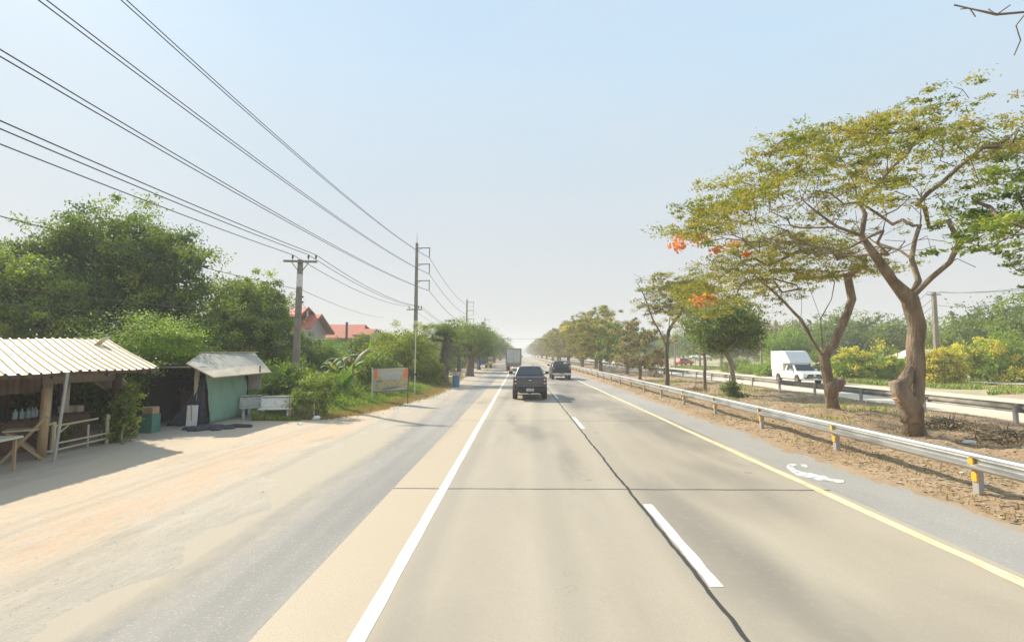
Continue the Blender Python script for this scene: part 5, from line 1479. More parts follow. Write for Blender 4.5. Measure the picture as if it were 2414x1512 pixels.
# bushes and hedge mass between the pole and the tall stake
bushes = [
    ("dark shrub mass directly behind the near concrete pole", 700, 40, [E(700, 845, 38, 2.0, 1.8, 2.0), E(660, 870, 34, 1.6, 1.5, 1.6)], M['leaf_dark'], 150, .15),
    ("rounded olive bush right of the near pole, below the gabled house", 760, 42, [E(762, 838, 42, 1.7, 1.6, 1.25), E(735, 845, 40, 1.2, 1.4, 1.5)], M['leaf_mid'], 160, .13),
    ("bush below the red roof, right of the green wall", 840, 50, [E(842, 826, 50, 1.9, 1.8, 1.35), E(880, 822, 50, 2.2, 1.8, 1.4)], M['leaf_mid'], 170, .14),
    ("tall yellowish-green shrub behind the right end of the banner", 930, 44, [E(930, 822, 44, 1.9, 1.8, 2.1), E(905, 850, 42, 1.9, 1.6, 1.6)], M['leaf_yel'], 200, .12),
    ("tall olive-green shrub directly behind the white stake", 975, 42, [E(975, 825, 42, 1.6, 1.6, 2.0), E(985, 870, 41, 1.5, 1.4, 1.5)], M['leaf_yel'], 180, .12),
    ("yellow-flecked bush between the white stake and the first roadside tree", 1015, 43, [E(1012, 865, 43, 1.0, 1.2, 1.6), E(1028, 880, 42, .7, 1, 1.2)], M['leaf_yel'], 120, .11),
    ("dark bush behind the banner's left end", 872, 33, [E(872, 872, 33, 1.2, 1.2, 1.0), E(905, 870, 34, 1.1, 1.2, 1.0)], M['leaf_mid'], 120, .12),
    ("low green bush right of the hut, behind the benches", 640, 25, [E(625, 915, 25, 1.3, 1.2, 1.1), E(660, 910, 26, 1.2, 1.2, 1.0)], M['leaf_bright'], 120, .10),
    ("low bush left of the grass bank", 700, 23.5, [E(690, 900, 24, .9, 1, .9)], M['leaf_mid'], 70, .09),
]
for i, (lb, px, Y, ells, lm, nc, ls) in enumerate(bushes):
    blob_tree("bush", lb, "bush", base_at(px, Y), ells, nc, 62, ls, lm, .36, .08, seed=60 + i, group="bushes on the left roadside", core=int(nc * 3), flowers=(M['fl_yel'], 10, 12, .1, .2) if i == 5 else None)
# backdrop greenery left, farther
for i, (px, Y, h_, rx_) in enumerate(((-40, 44, 5, 5), (470, 44, 6.5, 4), (560, 52, 6, 4.5), (-150, 34, 6, 4), (960, 68, 4.6, 3.5), (905, 80, 5, 4.5), (1010, 85, 5.5, 4), (1050, 100, 6, 5))):
    b0 = base_at(px, Y)
    blob_tree("background_tree", ["low tree filling the left edge behind the stall", "green tree peeking between the mango tree and the rounded tree", "tree behind the rounded tree, above the hut", "tree just outside the left frame edge, behind the stall",
              "round treetop behind the tall olive shrub", "treetop right of the long red roof", "treetop behind the first roadside tree", "treetop far behind the first roadside tree"][i], "tree", b0,
              [((b0.x, Y, h_ * .55), (rx_, rx_ * .7, h_ * .5))], 130, 46, .24, (M['leaf_dark'], M['leaf_mid'])[i % 2], .6, .15, seed=90 + i, group="trees behind the left roadside", core=500)
# roadside trees on the left
r_ = np.random.default_rng(33)
b1 = gr(1046, 904)
tips = dome_tips(r_, tuple(at(1046, 782, b1.y)), (1.75, 1.7, 1.05), 60, .2, -.9)
feather_tree("first roadside tree on the left, thick leaning trunk, just behind the blue drum", b1, tips, M['leaf_mid'], 34, .6, 230, .12, .38, bark='bark_dark')
b2 = gr(1107, 886)
tips = dome_tips(r_, tuple(at(1112, 800, b2.y)), (2.5, 2.3, 1.75), 80, .2, -.95)
feather_tree("second roadside tree on the left, dark flared trunk, beside the orange-banded post", b2, tips, M['leaf_mid'], 35, .75, 220, .15, .42, bark='bark_dark')
lrow = [(-8.6, 74, 7.5, 3.2), (-6.6, 84, 7.6, 3.0), (-9, 97, 7.2, 3.4), (-6.9, 110, 7.8, 3.3), (-8.8, 126, 7.0, 3.5), (-7.2, 145, 8.4, 3.6), (-8.8, 170, 7.5, 4), (-7.6, 200, 8.2, 4.2), (-8.6, 240, 8, 4.5), (-8.2, 290, 8.5, 5), (-9, 350, 9, 5.5), (-8.8, 430, 9, 6)]
left_protos = []
for i in range(3):
    e = [((0, 0, 4.9), (3.1, 3.0, 2.4)), ((.9, -.8, 3.2), (2.2, 2.2, 1.5)), ((-1.2, .6, 3.6), (2.0, 2.2, 1.7))]
    left_protos.append(e)
far_left = []
for i, (x, y, h_, rr) in enumerate(lrow):
    if i < 3:
        o = blob_tree("roadside_tree", "", "tree", (x, y, 0), [((x + c[0], y + c[1], c[2]), q) for c, q in left_protos[i]], 200, 46, .22, (M['leaf_mid'], M['leaf_mango'], M['leaf_mid'])[i], .6, .25, 'bark_dark', 110 + i, core=700)
        far_left.append(o)
    else:
        o = copy_tree(far_left[i % 3]); o.location = (x, y, 0); o.rotation_euler = (0, 0, i * 1.9)
    s_ = rr / 3.1; o.scale = (s_, s_, h_ / 7.4)
    tag(o, ("third roadside tree on the left, just past the flared trunk", "fourth roadside tree on the left, above the blue tarp", "roadside tree on the left behind the blue tarp")[i] if i < 3 else "green tree in the receding row behind the blue tarp, left of the lorry", "tree", "green trees receding along the left roadside")

th0 = None
for i, (x, y, s_) in enumerate(((-11.5, 62, .8), (-10.8, 72, .9), (-12.5, 80, 1.1), (-10.6, 92, 1), (-11.8, 104, 1.1), (-10.8, 118, 1), (-11, 136, 1.2), (-10.6, 158, 1.2), (-11, 185, 1.4), (-11, 220, 1.6), (-11, 265, 1.8), (-12, 320, 2.2), (-12, 390, 2.4))):
    if th0 is None:
        th0 = o = blob_tree("thicket", "", "bush", (x, y, 0), [((x, y, 1.3), (2.3, 4.5, 1.4)), ((x - .5, y + 4, 1.8), (2.2, 3.5, 1.6))], 150, 46, .2, M['leaf_mid'], .5, .05, seed=300, core=500)
    else:
        o = copy_tree(th0); o.location = (x, y, 0); o.rotation_euler = (0, 0, .3 * math.sin(i * 3.3))
    o.scale = (s_, s_, s_)
    tag(o, ("low green thicket behind the reddish brush pile on the left" if i == 0 else "green thicket just left of the blue tarp, under the roadside trees" if i == 1 else "low green thicket filling the gaps between the receding left roadside trees"), "bush", "thickets under the left roadside trees")

# --- flame trees of the median
def P3(px, py, Y): return tuple(at(px, py, Y))
def flame_tree(label, base, mains, tips, lm, seed, r0, pad, per, ls, bark='bark', rz=.22, name="flame_tree", aspect=.42, bare=(), flare=.35):
    r = np.random.default_rng(seed)
    t = thing(name, label, "tree", base)
    b = np.array(base)
    mm = [[tuple(np.array(p) - b) for p in ln] for ln in mains]
    att = [np.array(p) - b for p in tips]
    pos, par = skeleton(r, mm, att + [np.array(p) - b for p in bare], curve=.26)
    limb_mesh("trunk", pos, par, r0, .005, M[bark], t, sides=8, flare=flare, rng=r, rmin=.011)
    # every tip carries a few small sprays of fronds
    sub = []
    for a in att:
        for _ in range(4):
            sub.append(a + r.normal(size=3) * np.array([pad * .68, pad * .68, pad * .2]))
    P, T = clumps(r, sub, per // 4, pad * .46, rz, .3)
    leaf_mesh("crown", P, ls, lm, t, r, T, flat=.5, aspect=aspect)
    return t, att
def blossoms(t, pts, base, m, seed, per=60, rr=.3, s=.1):
    r = np.random.default_rng(seed)
    P, T = clumps(r, [np.array(p) - np.array(base) for p in pts], per, rr, .6)
    return leaf_mesh("blossom", P, s, m, t, r, T, aspect=.9)
def outline_filter(tips, xs, ys, lo=None, lys=None):
    out = []
    for p in tips:
        q = proj(p)
        if q[1] < np.interp(q[0], xs, ys): continue
        if lo is not None and q[1] > np.interp(q[0], lo, lys): continue
        out.append(p)
    return out
Y1 = 15.2
base1 = gr(2156, 1034)
tr1 = [tuple(base1 - Vector((0, 0, .15))), P3(2152, 960, Y1), P3(2160, 860, Y1), P3(2163, 770, Y1), P3(2145, 705, Y1)]
fk = tr1[-1]
lA = [fk, P3(2105, 662, Y1 - .3), P3(2062, 600, Y1 - .6), P3(2030, 555, Y1 - .9)]
lA2 = [lA[-1], P3(1975, 535, Y1 - 1.2), P3(1890, 470, Y1 - 1.0), P3(1835, 450, Y1 - .6)]
lA3 = [lA[-1], P3(2040, 505, Y1 - .6), P3(2015, 440, Y1 - .2), P3(1990, 380, Y1 + .2)]
lA4 = [lA[-2], P3(1975, 600, Y1 + .4), P3(1900, 575, Y1 + 1.2), P3(1800, 560, Y1 + 1.6)]
lC = [fk, P3(2165, 662, Y1 + .3), P3(2150, 610, Y1 + .5), P3(2168, 530, Y1 + .6), P3(2172, 460, Y1 + .7), P3(2215, 390, Y1 + 1.0)]
lC2 = [lC[2], P3(2120, 590, Y1 + 1.2), P3(2060, 570, Y1 + 2.2), P3(2010, 520, Y1 + 3.0)]
lB = [fk, P3(2195, 655, Y1 - .2), P3(2240, 618, Y1 - .6), P3(2262, 570, Y1 - .9), P3(2235, 520, Y1 - 1.2)]
lB2 = [lB[2], P3(2300, 570, Y1 + .4), P3(2350, 500, Y1 + 1.2), P3(2400, 430, Y1 + 2.0)]
r_ = np.random.default_rng(5)
n = 900
ang = r_.random(n) * 2 * math.pi; rad_ = np.sqrt(r_.random(n))
cx, cy, Rx, Ry = 10.9, 15.9, 6.6, 4.9
xs = cx + Rx * rad_ * np.cos(ang); ys = cy + Ry * rad_ * np.sin(ang)
zs = 6.3 + 3.6 * (1 - rad_ ** 2) + (xs - cx) * .08 - np.abs(r_.normal(size=n)) * .55 + r_.normal(size=n) * .2
tips1 = [p for p in zip(xs, ys, zs) if p[0] < 14.6]
tips1 = outline_filter(tips1, [1590, 1610, 1700, 1850, 2000, 2130, 2200, 2260, 2330, 2414, 2700], [515, 470, 385, 320, 290, 250, 245, 275, 290, 270, 250],
                       [1590, 1750, 1900, 2100, 2300, 2414, 2700], [560, 600, 600, 560, 520, 520, 560])
tips1 = tips1[:250]
bare1 = outline_filter(list(zip(r_.uniform(5.5, 13.2, 420), r_.uniform(13, 19.5, 420), r_.uniform(4.9, 8.2, 420))), [1600, 1800, 2000, 2300, 2700], [520, 470, 400, 380, 380], [1600, 1800, 2100, 2300, 2414, 2700], [560, 600, 600, 640, 620, 620])[:170]
extra = [P3(2248, 205, Y1 - .4), P3(2270, 212, Y1 - .5), P3(2285, 232, Y1 - .3), P3(2160, 255, Y1), P3(1650, 500, Y1 + .6), P3(1690, 450, Y1 + .3), P3(1870, 318, Y1), P3(1845, 330, Y1)]
tips1 += extra
t1, a1 = flame_tree("largest spreading flame tree, broken stump on its trunk, right foreground of the median", base1, [tr1, lA, lA2, lA3, lA4, lC, lC2, lB], tips1, M['leaf_olive'], 51, .225, .58, 200, .098, rz=.32, bare=bare1, flare=.7)
# broken side stump with pale wounds
mb = MB()
q0 = at(2150, 965, Y1) - base1; q1 = at(2122, 925, Y1 - .25) - base1; q2 = at(2112, 900, Y1 - .3) - base1; q3 = at(2148, 868, Y1 - .1) - base1
mb.tube([q0 + Vector((0, 0, -.35)), q0, q1 + Vector((.05, 0, -.05)), q2], [.27, .30, .24, .17], 11)
mb.tube([q1, (q1 + q3) / 2 + Vector((0, 0, .03)), q3], [.2, .17, .12], 9)
Vv = np.array(mb.v); Vv += np.sin(Vv[:, [1, 2, 0]] * 19) * .022 + np.sin(Vv[:, [2, 0, 1]] * 41) * .01; mb.v = [tuple(p) for p in Vv]
st = mb.build("broken_stump", M['bark'], t1, smooth=True)
mb = MB()
for px_, py_, s_ in ((2131, 943, .07),):
    q = at(px_, py_, Y1 - .52) - base1
    pts_ = [(q.x + s_ * 1.5 * math.cos(a) * (1 + .35 * math.sin(a * 3)), q.z + s_ * math.sin(a) * (1 + .3 * math.cos(a * 2))) for a in np.linspace(0, 2 * math.pi, 10)[:-1]]
    mb.prism(pts_, 'y', q.y + .16, q.y + .3)
mb.build("pale_wound", M['cutwood'], st)
# second flame tree
Y2 = 21.9
base2 = gr(1968, 974)
tr2 = [tuple(base2 - Vector((0, 0, .15))), P3(1958, 925, Y2), P3(1950, 880, Y2), P3(1942, 842, Y2)]
fk2 = tr2[-1]
mA = [fk2, P3(1915, 800, Y2 - .3), P3(1888, 752, Y2 - .5), P3(1850, 712, Y2 - .8), P3(1790, 660, Y2 - 1.0), P3(1740, 620, Y2 - .9)]
mA2 = [mA[2], P3(1890, 700, Y2 + .3), P3(1880, 650, Y2 + .6), P3(1850, 610, Y2 + .8)]
mB = [fk2, P3(1936, 790, Y2 + .2), P3(1935, 750, Y2 + .4), P3(1960, 705, Y2 + .3), P3(1968, 665, Y2 + .2), P3(1945, 625, Y2)]
mB2 = [mB[2], P3(1912, 690, Y2 + .8), P3(1895, 640, Y2 + 1.2)]
mC = [fk2, P3(1965, 812, Y2), P3(1985, 765, Y2 - .2), P3(2008, 705, Y2 - .3), P3(1998, 650, Y2 - .4)]
mC2 = [mC[3], P3(2040, 650, Y2 + .2), P3(2060, 600, Y2 + .6)]
n = 1500
ang = r_.random(n) * 2 * math.pi; rad_ = np.sqrt(r_.random(n))
xs = 10.9 + 4.9 * rad_ * np.cos(ang); ys = 22 + 3.6 * rad_ * np.sin(ang)
zs = 5.0 + 2.6 * (1 - rad_ ** 2) + (xs - 10.9) * .1 - np.abs(r_.normal(size=n)) * .8
tips2_ = outline_filter(list(zip(xs, ys, zs)), [1590, 1650, 1750, 1900, 2100], [600, 560, 550, 545, 560], [1580, 1650, 1800, 1900, 2000, 2100], [690, 750, 740, 670, 650, 640])[:250]
t2f, a2 = flame_tree("second flame tree with a swollen trunk, orange flowers hanging on its left side", base2, [tr2, mA, mA2, mB, mB2, mC], tips2_, M['leaf_olive'], 52, .21, .58, 150, .105, rz=.34, flare=.6)
blossoms(t2f, [P3(1605, 558, Y2), P3(1640, 560, Y2), P3(1660, 563, Y2 - .3), P3(1730, 578, Y2), P3(1602, 580, Y2), P3(1690, 590, Y2 - 1), P3(1672, 705, Y2 - 2), P3(1650, 705, Y2 - 2), P3(1760, 600, Y2 - 2)], base2, M['fl_org'], 53, 75, .34, .13)
mb = MB(); q = at(1963, 905, Y2) - base2
mb.tube([q + Vector((-.05, -.05, -.5)), q + Vector((-.1, -.12, -.1)), q + Vector((-.02, -.12, .25))], [.2, .27, .17], 10)
mb.tube([q + Vector((.1, 0, -.2)), q + Vector((.33, -.05, .12)), q + Vector((.36, -.05, .3))], [.18, .17, .08], 9)
Vv = np.array(mb.v); Vv += np.sin(Vv[:, [1, 2, 0]] * 17) * .025; mb.v = [tuple(p) for p in Vv]
mb.build("burl", M['bark'], t2f, smooth=True)
# near tree, mostly outside the frame on the right
b0 = Vector((14.2, 10.4, 0))
trk = [(14.2, 10.4, -.1), (14.0, 10.3, 1.6), (13.7, 10.2, 3.2)]
n = 360
ang = r_.random(n) * 2 * math.pi; rad_ = np.sqrt(r_.random(n))
xs = 13.2 + 5.2 * rad_ * np.cos(ang); ys = 10.8 + 3.6 * rad_ * np.sin(ang); zs = 4.6 + 2.6 * (1 - rad_ ** 2) - np.abs(r_.normal(size=n)) * .8
tp = outline_filter(list(zip(xs, ys, zs)), [2150, 2250, 2330, 2414, 3000], [620, 520, 330, 290, 200], [2100, 2250, 2330, 2414, 2600, 3000], [400, 560, 600, 660, 900, 1200])[:120]
t0, _ = flame_tree("darker flame tree mostly beyond the right edge, its branches reaching into the frame", b0,
                   [trk, [trk[-1], (12.8, 10.8, 4.6), (11.6, 11.0, 5.1), (10.6, 10.9, 5.3)], [trk[-1], (13.6, 10.2, 5.0), (12.6, 9.6, 6.6), P3(2405, 250, 9.5)], [trk[-1], (14.8, 11, 5)], [(12.6, 9.6, 6.6), (11.5, 9.0, 8.2), P3(2420, 28, 8.6), P3(2350, 34, 8.5), P3(2285, 20, 8.4), P3(2250, 12, 8.4)]],
                   tp, M['leaf_mid'], 54, .13, .55, 320, .10, bare=[P3(2300, 40, 8.4), P3(2330, 22, 8.6), P3(2380, 12, 8.3), P3(2395, 60, 8.6), P3(2265, 22, 8.4), P3(2405, 95, 8.8), P3(2390, 130, 8.9)])
# round dark-green median tree with a bush at its foot
b3 = Vector((gr(1722, 934).x, 31.0, 0))
blob_tree("median_tree", "round dark green median tree with a pale curved trunk, left of the white pickup", "tree", b3,
          [E(1715, 765, 31, 2.1, 1.9, 1.45), E(1680, 795, 31, 1.3, 1.3, .95), E(1760, 780, 31, 1.3, 1.2, 1.2)], 300, 60, .13, M['leaf_dark'], .38, .14, 'bark_pale', 55, core=500)
blob_tree("leafy_bush", "dark leafy bush at the foot of the round median tree", "bush", gr(1724, 940), [E(1722, 918, 29.4, .5, .5, .48), E(1745, 935, 29.4, .55, .5, .2)], 60, 60, .08, M['leaf_dark'], .2, .02, seed=56, core=100)
# slim dark-trunked tree with half bare twigs
Y4 = 39.5; b4 = gr(1573, 912)
tr4 = [tuple(b4 - Vector((0, 0, .1))), P3(1573, 870, Y4), P3(1572, 825, Y4)]
k1_ = [tr4[-1], P3(1560, 790, Y4), P3(1540, 755, Y4), P3(1520, 700, Y4), P3(1505, 670, Y4)]
k2_ = [tr4[-1], P3(1576, 780, Y4), P3(1582, 720, Y4), P3(1590, 680, Y4)]
k3_ = [k2_[1], P3(1600, 745, Y4), P3(1625, 700, Y4)]
tp = dome_tips(r_, tuple(at(1590, 700, Y4)), (2.3, 1.9, 1.9), 90, .3, -.9) + dome_tips(r_, tuple(at(1640, 680, Y4)), (1.5, 1.6, 1.3), 40, .2, -.9)
t4, _ = flame_tree("slim tree with a dark straight trunk and thin sprays, left of the orange-red car", b4, [tr4, k1_, k2_, k3_], tp, M['leaf_olive'], 57, .15, .6, 260, .13, 'bark_dark', rz=.5, name="slender_tree")
b_ = MB(); rr_2 = np.random.default_rng(3)
pos, par = skeleton(rr_2, [[tuple(np.array(p) - np.array(b4)) for p in k1_]], [np.array(P3(x, y, Y4 + rr_2.normal() * .6)) - np.array(b4) for x, y in zip(rr_2.uniform(1492, 1560, 46), rr_2.uniform(640, 735, 46))], curve=.25)
limb_mesh("bare_twigs", pos, par, .07, .012, M['bark'], t4)
tp = dome_tips(r_, tuple(at(1655, 735, 34.5)), (1.9, 1.7, 1.6), 60, .3, -.9)
b5 = Vector((at(1660, 834, 34.5).x, 34.5, 0))
flame_tree("thin olive median tree merging with the round dark green tree on its left side", b5, [[tuple(b5 - Vector((0, 0, .1))), P3(1662, 860, 34.5), P3(1656, 800, 34.5)]], tp, M['leaf_olive'], 58, .11, .6, 200, .12, 'bark', rz=.5, name="slender_tree")
# row of brownish median trees
def brown_proto(seed, lm, loc, label, r0=.26, n=70, fl=None, H=9.5, bark='bark', per=70):
    r = np.random.default_rng(seed)
    H_ = H
    c = (r.normal() * .3, 0, H_ * .57)
    tips = dome_tips(r, c, (4.6, 4.4, H_ * .43), n, .25, -.95)
    mains = [[(0, 0, -.1), (.1, 0, 1.2), (.0, .1, 2.0)], [(.0, .1, 2.0), (-.9, .2, 3.6), (-1.6, .3, 5)], [(.0, .1, 2.0), (.8, -.2, 3.8), (1.7, -.3, 5.2)], [(.0, .1, 2.0), (.1, .6, 4.2)]]
    t, att = flame_tree(label, (0, 0, 0), mains, tips, lm, seed, r0, .85, per * 6, .25, bark, rz=.7, name="median_row_tree", aspect=.35)
    if fl:
        st_ = sorted(tips, key=lambda p: p[1] * .5 + p[0] - p[2] * .35); blossoms(t, [st_[0], st_[1], sorted(tips, key=lambda p: p[1] * .6 - p[0] - p[2] * .4)[0]], (0, 0, 0), M['fl_yel'], seed, 130, 1.0, .22)
    t.location = loc
    return t
row = []
row.append(brown_proto(71, M['leaf_brown'], (10.9, 48, 0), "", .22, 46, None, 7.0)); row[0].scale = (.62, .62, .8)
row.append(brown_proto(72, M['leaf_olive'], (12.4, 86, 0), "", .3, 100, [3, 8], 10.0)) 
row.append(brown_proto(73, M['leaf_brown'], (11.6, 98, 0), "", .28, 100, None, 9.8))
row.append(brown_proto(74, M['leaf_dark'], (12.6, 62, 0), "", .24, 60, None, 7.5)); row[3].scale = (.75, .75, .85)
spec = [(11.2, 73, .85, 1), (12.9, 110, 1.0, 2), (11.0, 121, 1.0, 1), (12.4, 133, 1.05, 2), (10.6, 146, 1.0, 1), (12.2, 160, 1.05, 2), (10.8, 176, 1.0, 2), (12.3, 193, 1.1, 1), (10.6, 212, 1.05, 2), (12, 234, 1.1, 2), (10.8, 258, 1.1, 1), (12, 285, 1.1, 2), (11, 316, 1.15, 2), (12, 350, 1.2, 1), (11.5, 390, 1.2, 2), (12, 440, 1.25, 2), (12, 500, 1.3, 1), (12, 580, 1.4, 2)]
grp = "trees receding along the median"
tag(row[0], "lowest brownish tree of the median, just left of the slim dark trunk", "tree", grp)
tag(row[1], "olive median tree with two bright yellow blossom clusters, tallest of the receding row", "tree", grp)
tag(row[2], "brownish tree next beyond the yellow-blossomed one in the median row", "tree", grp)
tag(row[3], "short dark green median tree between the yellow-blossomed and the lowest brownish tree", "tree", grp)
for i, (x, y, s_, k) in enumerate(spec):
    o = copy_tree(row[k]); o.location = (x, y, 0); o.scale = (s_, s_, s_ * (.9 if i % 3 else 1)); o.rotation_euler = (0, 0, 1.3 + i * 2.1)
    for c in list(o.children):
        if c.name.startswith("blossom"): bpy.data.objects.remove(c)
    tag(o, "olive-brown tree between the short dark green tree and the yellow-blossomed one" if i == 0 else ("%s brownish median tree beyond the yellow-blossomed one, counting away" % ("second", "third", "fourth", "fifth", "sixth")[i - 1] if i < 6 else "hazy brownish tree far along the receding median row"), "tree", grp)
# right background trees beyond the opposite road
rb = [(1660, 118, 9.5, 6, 'leaf_dark'), (1610, 135, 9, 6, 'leaf_mid'), (1700, 98, 8.6, 5, 'leaf_mid'), (1760, 100, 9.0, 6, 'leaf_brown'), (1860, 78, 6.4, 3.8, 'leaf_bright'), (1830, 96, 9.4, 6, 'leaf_brown'), (1905, 90, 9.2, 5.5, 'leaf_dark'),
      (1985, 82, 9.6, 5.5, 'leaf_mid'), (2060, 78, 8.6, 6, 'leaf_dark'), (2130, 74, 7.6, 5, 'leaf_mid'), (2290, 64, 7.9, 5.5, 'leaf_mid'), (2390, 58, 9.5, 6, 'leaf_dark'), (2500, 50, 9, 6, 'leaf_mid'), (1545, 150, 9, 6, 'leaf_dark'), (1480, 190, 10, 7, 'leaf_mid')]
rl_ = ["dark hazy tree behind the orange-red car", "hazy green tree left of the orange-red car", "tree behind the white market umbrellas", "greyish brown tree behind the round median tree", "bright green tree directly behind the white pickup's box",
       "tall grey-brown tree above the white pickup", "dark tree seen between the forks of the second flame tree", "tall tree right of the second flame tree's forks", "dark tree behind the short grey pole", "tree left of the largest trunk, behind the pale-roofed shed",
       "green tree right of the tall pale pole", "tall dark green tree at the right edge of the frame", "tree beyond the right edge of the frame", "far hazy tree above the left part of the frontage road", "far hazy tree beyond the slim pale pole"]
for i, (px, Y, h_, rx_, lm) in enumerate(rb):
    b0 = base_at(px, Y); 
    blob_tree("background_tree", rl_[i], "tree", b0, [((b0.x, Y, h_ * .62), (rx_, rx_ * .7, h_ * .36)), ((b0.x - rx_ * .5, Y - 1, h_ * .42), (rx_ * .6, rx_ * .5, h_ * .32)), ((b0.x + rx_ * .5, Y - .5, h_ * .45), (rx_ * .6, rx_ * .5, h_ * .3))],
              210, 46, .26, M[lm], .8, .2, 'bark', 130 + i, group="trees beyond the opposite road", core=700)
# yellow flowering bushes
yb = [(2010, 50, 860, 2.0, 1.5, "yellow-flowering bush just right of the second big trunk"), (2075, 49, 862, 2.1, 1.5, "yellow-flowering bush left of the largest trunk"), (2215, 44, 868, 1.7, 1.7, "brightest yellow-flowering bush, just right of the largest trunk"),
      (2290, 46, 850, 2.0, 2.1, "tall yellow-flowering bush behind the far guardrail near the right edge"), (2370, 44, 850, 2.2, 2.3, "yellow-flecked green bush cut by the right edge of the frame"), (2140, 52, 870, 1.6, 1.2, "green bush hidden mostly behind the largest trunk")]
for i, (px, Y, py, rx_, rz2, lb) in enumerate(yb):
    c_ = at(px, py, Y)
    blob_tree("flowering_bush", lb, "bush", Vector((c_.x, Y, 0)), [((c_.x, Y, c_.z), (rx_, rx_ * .8, rz2)), ((c_.x - .8, Y - .4, c_.z * .6), (rx_ * .7, rx_ * .6, rz2 * .6)), ((c_.x + .9, Y, c_.z * .8), (rx_ * .6, rx_ * .6, rz2 * .7))],
              150, 55, .17, M['leaf_bright'] if i != 2 else M['leaf_yel'], .42, .06, seed=160 + i, group="yellow-flowering bushes beyond the opposite road", core=300, flowers=(M['fl_yel'], (44, 34, 80, 44, 32, 6)[i], 110, .14, .42))
for i, (px, Y, py, rx_, rz2) in enumerate(((1790, 66, 868, 3.2, 1.0), (1740, 72, 862, 2.4, 1.0), (1820, 60, 872, 2.0, .8), (1930, 60, 858, 2.2, 1.6), (1500, 95, 858, 2.2, 1.4), (1545, 100, 852, 2.5, 1.6))):
    c_ = at(px, py, Y)
    blob_tree("bush", ["low green thicket left of the white pickup", "low thicket under the right side of the round median tree", "small green bush touching the white pickup's tail", "green bush between the white pickup and the second big trunk",
              "green bush beyond the far guardrail, left of the slim dark trunk", "hazy bush just left of the slim dark trunk beyond the guardrail"][i], "bush", Vector((c_.x, Y, 0)), [((c_.x, Y, max(.4, c_.z)), (rx_, rx_ * .6, rz2))], 100, 50, .15, M['leaf_bright'] if i in (0, 2) else M['leaf_mid'], .38, .04, seed=180 + i, group="bushes beyond the opposite road", core=150)

# --- grass, weeds, litter
def blades(name, label, P, H, m, r, wd=.02):
    n = len(P)
    P = np.asarray(P)
    d = r.normal(size=(n, 3)); d[:, 2] = 0; d /= np.linalg.norm(d, axis=1)[:, None]
    s_ = np.stack([-d[:, 1], d[:, 0], d[:, 2]], 1)
    lean = r.random(n)[:, None] * .45
    Hh = H[:, None] * (.6 + .6 * r.random((n, 1)))
    wv = wd * (.6 + .8 * r.random((n, 1)))
    up = np.zeros((n, 3)); up[:, 2] = 1
    Vt = np.empty((n, 4, 3))
    Vt[:, 0] = P - s_ * wv; Vt[:, 1] = P + s_ * wv
    Vt[:, 2] = P + (up + d * lean * .5) * Hh * .6 + s_ * wv * .8
    Vt[:, 3] = P + (up * .95 + d * lean * 1.5) * Hh
    me = bpy.data.meshes.new(name)
    me.vertices.add(4 * n); me.vertices.foreach_set("co", Vt.reshape(-1).astype(np.float32))
    me.loops.add(4 * n); me.loops.foreach_set("vertex_index", np.arange(4 * n, dtype=np.int32))
    me.polygons.add(n); me.polygons.foreach_set("loop_start", np.arange(0, 4 * n, 4, dtype=np.int32))
    me.update(calc_edges=True)
    tn = np.clip(.35 + .3 * wav(P[:, 0], P[:, 1], .9, 2) + .3 * r.normal(size=n), 0, 1)
    a = me.attributes.new("tint", 'FLOAT', 'FACE'); a.data.foreach_set("value", tn.astype(np.float32))
    me.materials.append(m)
    o = bpy.data.objects.new(name, me); COL.objects.link(o)
    return tag(o, label, "grass", None, "stuff")
r_ = np.random.default_rng(77)
edge_x = lambda Y: np.interp(Y, [19.5, 21, 24, 30, 35, 45, 60], [-8.6, -7.6, -6.9, -6.2, -6.0, -6.6, -7.0])
n = 120000
Y = 19.5 + 34 * r_.random(n) ** 1.5; X = edge_x(Y) - 9.5 * r_.random(n) ** 1.3 + .12 * r_.normal(size=n) + wav(0 * Y, Y, 2.1, 3) * .2
ok = (X > -17) & ~((X < -10) & (Y < 24))
X, Y = X[ok], Y[ok]
dist = edge_x(Y) - X
H = np.clip(.14 + dist * .2, .08, 1.05) * (1 + .3 * wav(X, Y, 1.3, 1))
blades("grass", "tall green roadside grass around the faded banner", np.stack([X, Y, 0 * X], 1), H, M['grass'], r_, .018)
n = 26000
Y = 19.8 + 38 * r_.random(n) ** 1.3; X = edge_x(Y) + .25 + .35 * r_.normal(size=n) + wav(0 * Y, Y, 2.1, 3) * .2
blades("dry_grass", "dry straw-coloured grass along the edge of the left bank", np.stack([X, Y, 0 * X + .01], 1), np.full(n, .14), M['grass_dry'], r_, .012)
n = 30000
X = 28.3 + 14 * r_.random(n) ** 1.5; Y = 32 + 70 * r_.random(n)
ok = (wav(X, Y, .35, 2) > -.1) & ~((X > 36) & (X < 43) & (Y > 38)); X, Y = X[ok], Y[ok]
blades("verge_grass", "patchy green grass on the verge beyond the opposite road", np.stack([X, Y, 0 * X + .05], 1), np.full(len(X), .35), M['grass'], r_, .05)
n = 9000
X = 9 + 7 * r_.random(n); Y = 19 + 30 * r_.random(n); ok = (wav(X, Y, .6, 8) > .35); X, Y = X[ok], Y[ok]
blades("median_weeds", "sparse weeds growing in patches on the bare median soil", np.stack([X, Y, med_h(X, Y)], 1), np.full(len(X), .16), M['grass'], r_, .02)
n = 22000
X = 7.35 + 10.8 * r_.random(n); Y = 5 + 50 * r_.random(n) ** 1.6; ok = (wav(X, Y, .55, 5) + .3 * wav(X, Y, 2.1, 3) > -.25); X, Y = X[ok], Y[ok]
